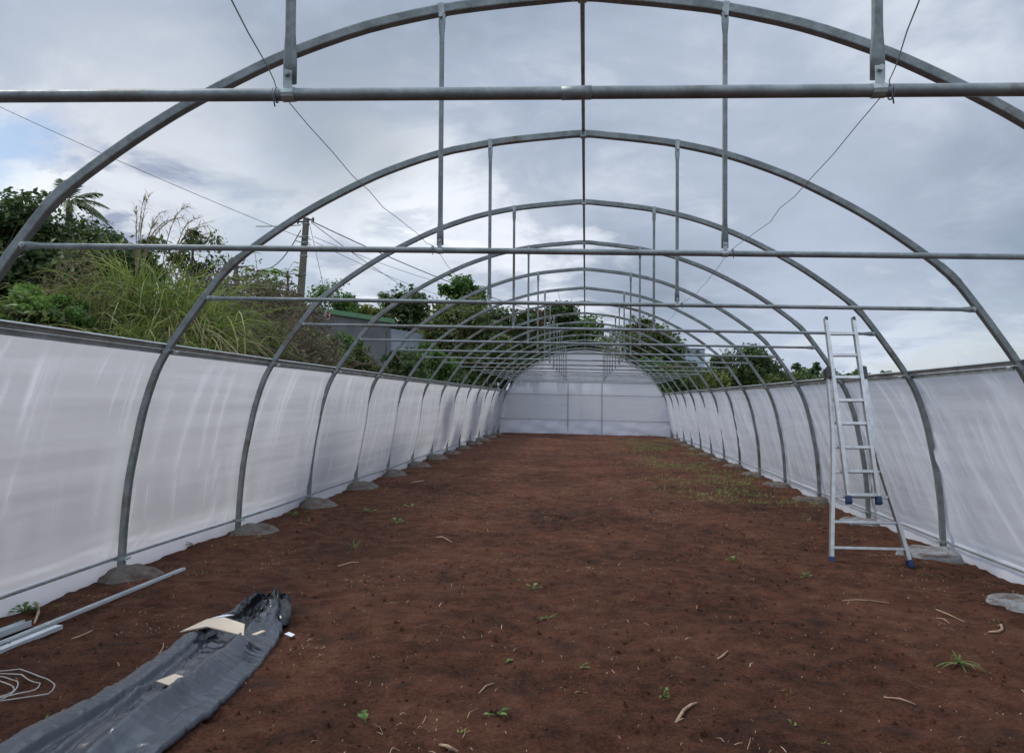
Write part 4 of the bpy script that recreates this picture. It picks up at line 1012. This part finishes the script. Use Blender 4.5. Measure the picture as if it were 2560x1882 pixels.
for i, (u, dist, rx, vt, mat, lf, lab) in enumerate([
        (560, 16, 1.15, 712, 'lf_brown', .09, 'tangled brown brush heap right of the cane grass'),
        (660, 17.5, 1.3, 690, 'lf_brown', .09, 'broad brown brush heap with grey stems left of the pole'),
        (610, 14.5, 1.0, 800, 'lf_olive', .08, 'olive green weedy brush behind the rail below the brown heaps'),
        (520, 13.6, .8, 800, 'lf_olive', .08, 'mixed brush at the right foot of the cane grass'),
        (700, 15.8, .9, 800, 'lf_brown', .08, 'dry brush at the foot of the wrapped pole'),
        (480, 14.2, .7, 700, 'lf_brown', .08, 'small dry brush against the right side of the cane grass'),
        (760, 16.5, .8, 850, 'lf_olive', .08, 'low brush by the rail in front of the wrapped pole'),
        (715, 19, 1.1, 715, 'lf_brown', .09, 'tall brown brush heap reaching up to the wrapped pole'),
        (600, 19.5, 1.2, 715, 'lf_olive', .09, 'olive brush heap on the skyline under the star leaved plants')]):
    b = base_at(u, dist); h = hgt(vt, dist, b)*1.12
    brush('brush_heap', lab, 'brush', b, rx*1.1, rx*.8, h, 1300, 2600, lf, mat, 90+i, 'brush heaps on the bank')
# young papaya-like plants and vines round the pole
for i, (u, v, dist, s, lab) in enumerate([(640, 672, 21, .85, 'star leaved green plant with two crowns left of the pole'), (716, 672, 22, .55, 'small star leaved plant on a bare stem beside the pole'), (622, 705, 20.5, .7, 'lower star leaved plant in front of the brush')]):
    b = base_at(u, dist); h = hgt(v, dist, b); r = root('papaya_plant', b, lab, 'plant', 'star leaved plants near the pole'); Rr = np.random.RandomState(110+i)
    top = b+np.array([0, 0, h-.1]); MB().taper([b, (b+top)/2+[.05, 0, 0], top], [.05, .04, .03], 6).build('stem', MT['wood'], r); mb = MB()
    for j in range(22):
        a = Rr.uniform(0, 2*PI); e = Rr.uniform(-.5, .9); d = np.array([math.cos(a)*math.cos(e), math.sin(a)*math.cos(e), math.sin(e)]); c = top-np.array([0, 0, Rr.uniform(0, .55)*s]); t_ = c+d*s*Rr.uniform(.4, .8)
        mb.taper([c, (c+t_)/2+[0, 0, .04], t_], [.008, .006, .005], 4)
        for q in range(7):
            aa = a+(q-3)*.55; dd = np.array([math.cos(aa), math.sin(aa), -.35]); sd = np.array([-math.sin(aa), math.cos(aa), 0])*.06*s; l = s*.36*(1-.09*abs(q-3))
            mb.add([t_, t_+dd*l*.5-sd, t_+dd*l, t_+dd*l*.5+sd], [(0, 1, 2, 3)])
    mb.build('leaves', MT['lf_lite'], r)
tree_px('shrub', 'light green bush between the star leaved plants', 'bush', 665, 700, 120, 20, 790, 1100, .13, 'lf_mid', 120, nc=14, trunk=.04)
tree_px('shrub', 'fresh green bush behind the right side of the pole', 'bush', 815, 712, 125, 34, 830, 1500, .17, 'lf_mid', 121, nc=16, trunk=.05)
tree_px('shrub', 'smaller green bush at the corner of the green roof', 'bush', 872, 735, 80, 35, 800, 900, .16, 'lf_mid', 122, nc=12, trunk=.05)
tree_px('shrub', 'leafy bush against the grey wall of the shed', 'bush', 862, 830, 110, 22, 925, 1300, .12, 'lf_mid', 123, nc=14, trunk=.04)
tree_px('shrub', 'tangled green bush in front of the shed wall middle', 'bush', 905, 868, 120, 20.5, 940, 1300, .10, 'lf_olive', 124, nc=14, trunk=.03)
tree_px('shrub', 'green vine bush hugging the foot of the pole', 'bush', 772, 820, 70, 18, 930, 900, .10, 'lf_mid', 125, nc=12, trunk=.03)
tree_px('shrub', 'dark bush in front of the pale end of the shed', 'bush', 1010, 872, 120, 21.5, 950, 1300, .12, 'lf_dark', 126, nc=14, trunk=.04)
# ------------------------------------------------------------------ shed with green roof edge
A = at(783, 778, 26); Bp = at(975, 806, 30.2); Cp = at(1060, 822, 33.0)
zb = float(ground_z(A[0], A[1]))-.4
r = root('shed', (A[0], A[1], zb), 'low grey rendered shed with a green roof edge beyond the bank', 'shed')
def wallbox(P, Q, z0, z1, depth):
    P = np.array(P[:2]); Q = np.array(Q[:2]); d = (Q-P)/np.linalg.norm(Q-P); n = np.array([-d[1], d[0]])
    if n[1] < 0: n = -n
    R_ = [P, Q, Q+n*depth, P+n*depth]
    V = [(*p, z0) for p in R_]+[(*p, z1) for p in R_]
    return V, [(3, 2, 1, 0), (4, 5, 6, 7)]+[(i, (i+1) % 4, (i+1) % 4+4, i+4) for i in range(4)]
V, F = wallbox(A, Bp, zb, A[2]-.02, 5.0); w_ = np.array(V); w_[[5, 6], 2] = Bp[2]-.02; MB().add(w_, F).build('wall', MT['render'], r)
V, F = wallbox(Bp+np.array([.06, .02, 0]), Cp, zb, Bp[2]-.25, 4.6); MB().add(V, F).build('side_wall', MT['renderl'], r)
d = unit(Bp-A); mb = MB(); o_ = np.array([.0, -.16, .06]); mb.sweep([A-d*.5+o_, Bp+d*.35+o_], bar_prof(.17, .10), ref=(0, 0, 1)); mb.build('roof_edge', MT['groof'], r)
V, F = wallbox(A-d*.45, Bp+d*.3, 0, .07, 5.4); w_ = np.array(V); w_[[0, 3, 4, 7], 2] += A[2]+.10; w_[[1, 2, 5, 6], 2] += Bp[2]+.10; MB().add(w_, F).build('roof', MT['groof'], r)
mb = MB(); e_ = np.array([0, -.10, .0]); mb.sweep([Bp+[.2, -.1, -.12], Cp+[.5, -.1, -.05]], bar_prof(.10, .05), ref=(0, 0, 1)); mb.build('roof_edge', MT['dark'], r)
p = Bp*.97+A*.03; MB().cyl([p[0]-.05, p[1]-.12, zb], [p[0]-.05, p[1]-.12, Bp[2]-.4], .03, 6).build('downpipe', MT['dark'], r)
# leaning rusty ladder frame against the shed
p0 = at(955, 880, 27.5); p1 = at(972, 820, 28.3)
# stop sign
c = at(818, 788, 25.6); gz = c[2]-.3; r = root('stop_sign', (c[0], c[1], gz), 'small red octagonal stop sign fixed edge-on at the grey shed wall', 'sign')
ax = unit(np.array([.25, .97, 0])); up_ = np.array([0, 0, 1.0]); nv = np.array([.97, -.25, 0]); rad = .16
def octo(rad, off, th):
    V = []
    for o_ in (off, off+th):
        for i in range(8): a = PI/8+i*PI/4; V.append(c+ax*rad*math.cos(a)+up_*rad*math.sin(a)+nv*o_)
    return V, [tuple(range(7, -1, -1)), tuple(range(8, 16))]+[(i, (i+1) % 8, (i+1) % 8+8, i+8) for i in range(8)]
MB().add(*octo(rad, 0, .012)).build('border', MT['white'], r)
MB().add(*octo(rad*.86, .0145, .004)).build('face', MT['red'], r)
fc = bpy.data.curves.new('lettering', 'FONT'); fc.body = 'STOP'; fc.size = .10; fc.align_x = 'CENTER'; fc.align_y = 'CENTER'; fc.extrude = .002
fo = bpy.data.objects.new('lettering', fc); C.objects.link(fo); fc.materials.append(MT['white'])
dg = bpy.context.evaluated_depsgraph_get(); fm = bpy.data.meshes.new_from_object(fo.evaluated_get(dg)); bpy.data.objects.remove(fo)
lo = bpy.data.objects.new('lettering', fm); C.objects.link(lo); lo.parent = r
lx = -ax if np.dot(np.cross(ax, up_), nv) < 0 else ax
MM = Matrix.Identity(4); pos = c+nv*.022-np.array([c[0], c[1], gz])
for i in range(3): MM[i][0], MM[i][1], MM[i][2], MM[i][3] = lx[i], up_[i], nv[i], pos[i]
lo.matrix_local = MM
MB().cyl(c-nv*.004, c-nv*.30, .012, 8).build('bracket', MT['galv'], r)
# ------------------------------------------------------------------ poles and cables
pt_ = at(766, 545, 28); pb = at(748, 790, 28); gz = float(ground_z(pb[0], pb[1])); pdir = (pt_-pb)/(pt_[2]-pb[2]); pbase = pb+pdir*(gz-.4-pb[2])
r = root('utility_pole', pbase, 'tall grey utility pole with service cables left of centre', 'utility pole')
MB().sweep([pbase, pt_], [(.13, .10), (-.13, .10), (-.13, -.10), (.13, -.10)], ref=(0, 1, 0), scale=[(1.15, 1.15), (.82, .82)]).build('shaft', MT['polec'], r)
for v in (560, 592, 606, 640, 685):
    p = pt_+(pb-pt_)*((v-545)/(790-545)); MB().box(p, (.27, .24, .025)).build('band', MT['galvb'], r)
for v, sx in ((551, .22), (556, -.2)):
    p = pt_+(pb-pt_)*((v-545)/245); MB().box(p+[sx, -.1, 0], (.26, .05, .05)).cyl(p+[sx*1.4, -.1, -.08], p+[sx*1.4, -.1, .08], .035, 8).build('insulator', MT['dark'], r)
p = pt_+(pb-pt_)*(50/245); MB().sweep([p+[-.28, -.15, .06], p+[.30, -.15, -.10]], bar_prof(.03, .03), ref=(0, 1, 0)).build('crossarm', MT['galv'], r)
p = pt_+(pb-pt_)*(63/245); MB().sweep([p+[-.28, -.15, .06], p+[.30, -.15, -.10]], bar_prof(.03, .03), ref=(0, 1, 0)).build('crossarm', MT['galv'], r)
brush('dry_vine', 'brown dead vine wrapped around the lower pole', 'vine', base_at(742, 27.2), .55, .5, hgt(700, 27.2, base_at(742, 27.2)), 900, 1500, .13, 'lf_rust', 130)
def cable(label, p, q, sag, rad, mat='cable'):
    P = [p*(1-t)+q*t-np.array([0, 0, sag*4*t*(1-t)]) for t in np.linspace(0, 1, 24)]
    tag(MB().tube(P, rad, 5).build('cable', MT[mat], None), label, 'cable', 'overhead cables')
cable('long thin cable falling from the upper left corner to the pole', at(-60, 240, 26), at(752, 594, 28), .10, .010)
cable('thick cable from the pole top to the leafy tree right of it', at(778, 553, 28), at(1320, 772, 46), .25, .020)
cable('cable branching lower from the pole top to the right', at(778, 556, 28), at(1012, 717, 42), .10, .014)
cable('upper thin cable of the pair right of the pole', at(785, 592, 28), at(1135, 715, 45), .15, .010)
cable('lower thin cable of the pair right of the pole', at(785, 604, 28), at(1120, 745, 45), .15, .010)
cable('slack drop cable curving left from the pole', at(752, 576, 28), at(668, 672, 34), .30, .020)
cable('short cable along the arm left of the pole', at(640, 566, 30), at(752, 563, 28), .02, .018)
cable('far sagging cable between the small pole and the plants', at(596, 668, 52), at(668, 672, 34), .4, .012)
cable('steep guy wire falling right from the pole top', at(775, 565, 28), at(812, 730, 28), .0, .010, 'wire')
cable('cable crossing behind the netting toward the pale house', at(1480, 815, 44), at(1830, 893, 60), .25, .03)
p = at(591, 655, 52); gz = float(ground_z(p[0], p[1])); r = root('utility_pole', (p[0], p[1], gz), 'small distant utility pole with a crossarm at the left', 'utility pole')
MB().cyl((p[0], p[1], gz), p, .14, 8).build('shaft', MT['polec'], r); MB().box(p-[0, 0, .35], (1.6, .12, .12)).build('crossarm', MT['polec'], r)
cable('distant cable running left from the small pole', at(400, 668, 56), at(591, 672, 52), .3, .018)
p = at(891, 752, 60); gz = float(ground_z(p[0], p[1])); r = root('utility_pole', (p[0], p[1], gz), 'far slim pole above the green roof', 'utility pole')
MB().cyl((p[0], p[1], gz), p, .11, 6).build('shaft', MT['polec'], r); MB().box(p-[0, 0, .4], (1.4, .1, .1)).build('crossarm', MT['polec'], r)
# far houses
def house(label, u0, u1, vt, vb, dist, wm, rm, rh, slope=0):
    a = at(u0, vb, dist); b = at(u1, vb, dist); zt = at(u0, vt, dist)[2]; z0 = float(min(ground_z(a[0], a[1]), a[2]))-.5
    r = root('house', (a[0], a[1], z0), label, 'house')
    V, F = wallbox(a, b, z0, zt, 6); MB().add(V, F).build('wall', wm, r)
    V, F = wallbox(a+np.array([-.3, -.3, 0]), b+np.array([.3, -.3, 0]), zt+.003, zt+.10, 6.6); V = np.array(V)
    if slope: V[[0, 3, 4, 7], 2] += slope*0; V[[1, 2, 5, 6], 2] += slope
    else: V[[6, 7], 2] += rh; V[[2, 3], 2] += rh
    MB().add(V, F).build('roof', rm, r)
    n = unit(np.array([b[0]-a[0], b[1]-a[1], 0])); w = np.linalg.norm((b-a)[:2])
    for t in (.28, .68):
        c_ = a+n*w*t; c_[2] = zt-.9; f = MB().box(c_+np.array([0, -.02, .4]), (w*.16, .10, w*.15)).build('window', MT['dkglass'], r)
    return r
r = house('pale blue gabled house among the trees on the right', 1706, 1762, 872, 915, 130, MT['house'], MT['house'], 0, .0)
a = at(1706, 872, 62); b2 = at(1762, 866, 62); zt = a[2]; pk = at(1744, 862, 62)
house('small white house with red roof behind the brush at the left', 512, 560, 712, 735, 105, MT['white'], MT['rroof'], .8)
# ------------------------------------------------------------------ tree lines
G2 = 'trees behind the shed'; G3 = 'trees behind the far end'; G4 = 'trees beyond the right netting'
tree_px('conifer', 'slim feathery conifer left of the dark round tree', 'tree', 957, 718, 50, 52, 840, 900, .28, 'lf_olive', 200, nc=16, clr=.5, group=G2, width=.25, trunk=.12)
tree_px('broadleaf_tree', 'dark glossy round tree above the shed roof', 'tree', 1020, 716, 125, 40, 850, 2200, .30, 'lf_dark', 201, nc=20, group=G2, trunk=.16)
tree_px('broadleaf_tree', 'small yellow green tree above the green roof', 'tree', 885, 760, 60, 48, 820, 700, .30, 'lf_yel', 202, nc=10, group=G2, trunk=.1)
tree_px('broadleaf_tree', 'wider yellow green tree right above the green roof', 'tree', 925, 768, 90, 46, 840, 900, .30, 'lf_yel', 203, nc=12, group=G2, trunk=.1)
tree_px('broadleaf_tree', 'tall pointed leafy tree where the thick cable ends', 'tree', 1152, 690, 115, 38, 830, 2000, .28, 'lf_mid', 204, nc=20, group=G2, trunk=.16)
tree_px('broadleaf_tree', 'broad olive tree under the tall pointed one', 'tree', 1140, 745, 220, 34, 930, 3600, .24, 'lf_olive', 205, nc=30, group=G3, trunk=.16)
tree_px('broadleaf_tree', 'dark mass of foliage left of the netted end wall', 'tree', 1260, 770, 210, 37, 950, 3400, .26, 'lf_dark', 206, nc=30, group=G3, trunk=.16)
tree_px('broadleaf_tree', 'reddish brown crowned tree behind the end wall', 'tree', 1345, 775, 130, 43, 900, 1900, .30, 'lf_rust', 207, nc=18, group=G3, trunk=.16)
tree_px('broadleaf_tree', 'dark leafy tree at the ridge line behind the end wall', 'tree', 1395, 748, 110, 41, 890, 1800, .30, 'lf_dark', 208, nc=18, group=G3, trunk=.16)
tree_px('broadleaf_tree', 'sloping green tree right of the ridge line behind the end wall', 'tree', 1450, 790, 130, 45, 920, 1800, .30, 'lf_mid', 209, nc=18, group=G3, trunk=.16)
tree_px('broadleaf_tree', 'low pale tree filling the gap right of the end wall top', 'tree', 1530, 835, 100, 50, 930, 1200, .30, 'lf_yel', 210, nc=14, group=G3, trunk=.14)
tree_px('broadleaf_tree', 'green tree with brown patches right of the end wall', 'tree', 1595, 782, 120, 43, 920, 2000, .28, 'lf_olive', 211, nc=20, group=G4, trunk=.16)
tree_px('broadleaf_tree', 'spreading dark tree left of the pale blue house', 'tree', 1672, 832, 110, 45, 930, 1700, .28, 'lf_dark', 212, nc=18, group=G4, trunk=.15)
tree_px('broadleaf_tree', 'big rounded dark tree right of the pale blue house', 'tree', 1862, 862, 190, 48, 970, 3000, .27, 'lf_dark', 213, nc=28, group=G4, trunk=.18)
tree_px('broadleaf_tree', 'small feathery treetop far behind the ladder', 'tree', 1990, 900, 36, 62, 950, 300, .30, 'lf_dark', 214, nc=8, group=G4, trunk=.1)
tree_px('broadleaf_tree', 'small wispy treetop right beside the ladder', 'tree', 2046, 895, 40, 62, 950, 260, .28, 'lf_dark', 215, nc=9, clr=.2, group=G4, trunk=.1)
for i, (u, vt, wpx, dist, mat, lab) in enumerate([
        (1075, 850, 150, 27, 'lf_mid', 'bright leafy shrub behind the left rail under the olive tree'),
        (1160, 880, 120, 34, 'lf_mid', 'green shrub low behind the far part of the left rail'),
        (1222, 905, 90, 42, 'lf_olive', 'dense shrub at the far left corner of the end wall'),
        (1010, 905, 100, 24, 'lf_olive', 'grassy shrub on the bank edge in front of the pale shed end'),
        (1110, 915, 100, 31, 'lf_dark', 'dark shrub just over the left rail in the middle distance'),
        (1640, 890, 150, 40, 'lf_mid', 'green shrub behind the far part of the right rail'),
        (1715, 900, 130, 42, 'lf_olive', 'olive shrub below the pale blue house'),
        (1790, 925, 130, 44, 'lf_yel', 'yellowish shrub below the big rounded tree'),
        (1900, 925, 150, 46, 'lf_olive', 'olive hedge shrub at the right of the big rounded tree'),
        (1985, 928, 130, 48, 'lf_olive', 'low hedge shrub left of the ladder top'),
        (2070, 922, 120, 48, 'lf_olive', 'low hedge shrub behind the ladder'),
        (2150, 925, 110, 50, 'lf_dark', 'last low hedge shrub right of the ladder'),
        (1560, 930, 100, 40, 'lf_dark', 'dark shrub at the right corner of the end wall')]):
    tree_px('shrub', lab, 'shrub', u, vt, wpx, dist, vt+110, 1500, .17 if dist < 35 else .22, mat, 230+i, nc=18, trunk=.05)
for i, (u, vt, d_, w, lab) in enumerate([(2560, 960, 9.5, 1.9, 'shrub outside the right netting at the photo edge'), (2450, 965, 10.5, 1.9, 'leafy shrub showing grey through the nearest right netting'), (2340, 972, 12.5, 2.2, 'shrub showing grey through the netting just right of the second right hoop'), (2230, 975, 14.5, 2.4, 'shrub showing through the right netting behind the ladder'), (2130, 980, 17, 2.8, 'wide shrub outside the right netting past the ladder')]):
    b = base_at(u, d_); h = hgt(vt, d_, b); tree('shrub', lab, 'shrub', b, h, w/2, h*.46, 4200, .08, 'lf_olive', 260+i, nc=22, trunk=.04, group='shrubs outside the right netting', clr=.36)
# far wood that closes the view behind everything, reads as one mass
R = np.random.RandomState(300); cen = []
for u in np.arange(980, 2300, 5):
    top = np.interp(u, [980, 1060, 1240, 1450, 1540, 1700, 1960, 2200, 2300], [865, 800, 800, 850, 905, 915, 930, 940, 950])
    for _ in range(34):
        d_ = R.uniform(58, 72); v = top+abs(R.normal(0, 1))*40+10*math.sin(u*.09)+6*math.sin(u*.31); cen.append(at(u+R.uniform(-6, 6), min(v, 1010), d_))
V, F = leaves(R, np.array(cen), .55, .6, .4)
tag(MB().quads(V, F).build('distant_wood', MT['lf_dark'], None), kind='stuff')
# undergrowth along the bank
cen = []
for _ in range(9000):
    y = R.uniform(6, 30); x = -R.uniform(6.2, 14.5)-max(0, y-20)*.2; cen.append((x, y, float(ground_z(x, y))+abs(R.normal(0, .16))))
V, F = leaves(R, np.array(cen), .11, .5, .5)
keep = np.ones(len(cen), bool)
tag(MB().quads(V, F).build('undergrowth', MT['lf_olive'], None), kind='stuff')
# cut branches lying on the bank edge
for i, (q, lab) in enumerate([(((905, 880), (935, 905), (948, 925)), 'long cut branch leaning on the bank edge'), (((880, 905), (905, 915), (940, 912)), 'pale cut branch lying flat on the bank'), (((905, 925), (925, 940), (935, 955)), 'short cut branch over the dark bank soil'), (((835, 905), (870, 897), (895, 893)), 'thin cut branch beside the leafy bush'), (((985, 885), (1000, 905), (1010, 920)), 'broken branch by the white rubble')]):
    P = [at(u, v-4, 19.5+i*.3) for u, v in q]; mb = MB().taper(P, [.028, .024, .015], 6); tag(mb.build('branch', MT['wood'], None), lab, 'branch', 'cut branches on the bank')
c = at(955, 915, 21); tag(MB().box(c, (.28, .16, .10), np.array(Matrix.Rotation(.4, 3, 'Y'))).box(c+[.05, .0, .09], (.22, .14, .07), np.array(Matrix.Rotation(-.3, 3, 'Y'))).build('rubble_block', MT['concg'], None), 'pale broken rubble block on the dark bank soil', 'rubble')
# ------------------------------------------------------------------ water tank and crate seen through the end netting
c = at(1423, 1056, 36.4); gz = float(ground_z(c[0], c[1])); s_ = px(45, 36.4); hh = at(1423, 1026, 36.4)[2]-gz
r = root('water_tank', (c[0], c[1], gz), 'white caged water tank showing through the end netting', 'water tank')
MB().box((c[0], c[1]+.5, gz+hh*.54), (s_*.96, .9, hh*.9)).build('body', MT['tank'], r)
for i in range(5): x = c[0]-s_/2+s_*i/4; MB().cyl((x, c[1], gz+.1), (x, c[1], gz+hh), .012, 6).build('cage_bar', MT['galvb'], r)
for i in range(4): z = gz+.15+(hh-.15)*i/3; MB().cyl((c[0]-s_/2, c[1]-.014, z), (c[0]+s_/2, c[1]-.014, z), .012, 6).build('cage_bar', MT['galvb'], r)
MB().box((c[0], c[1]+.5, gz+.06), (s_, 1.0, .12)).build('pallet', MT['wood'], r)
c = at(1387, 1060, 36.0); gz = float(ground_z(c[0], c[1])); mb = MB().box((c[0], c[1], gz+.29), (.5, .4, .56))
tag(mb.box((c[0], c[1]-.203, gz+.45), (.44, .012, .03)).box((c[0], c[1], gz+.585), (.54, .44, .03)).build('white_box', MT['tank'], None), 'white lidded box left of the water tank behind the netting', 'box')
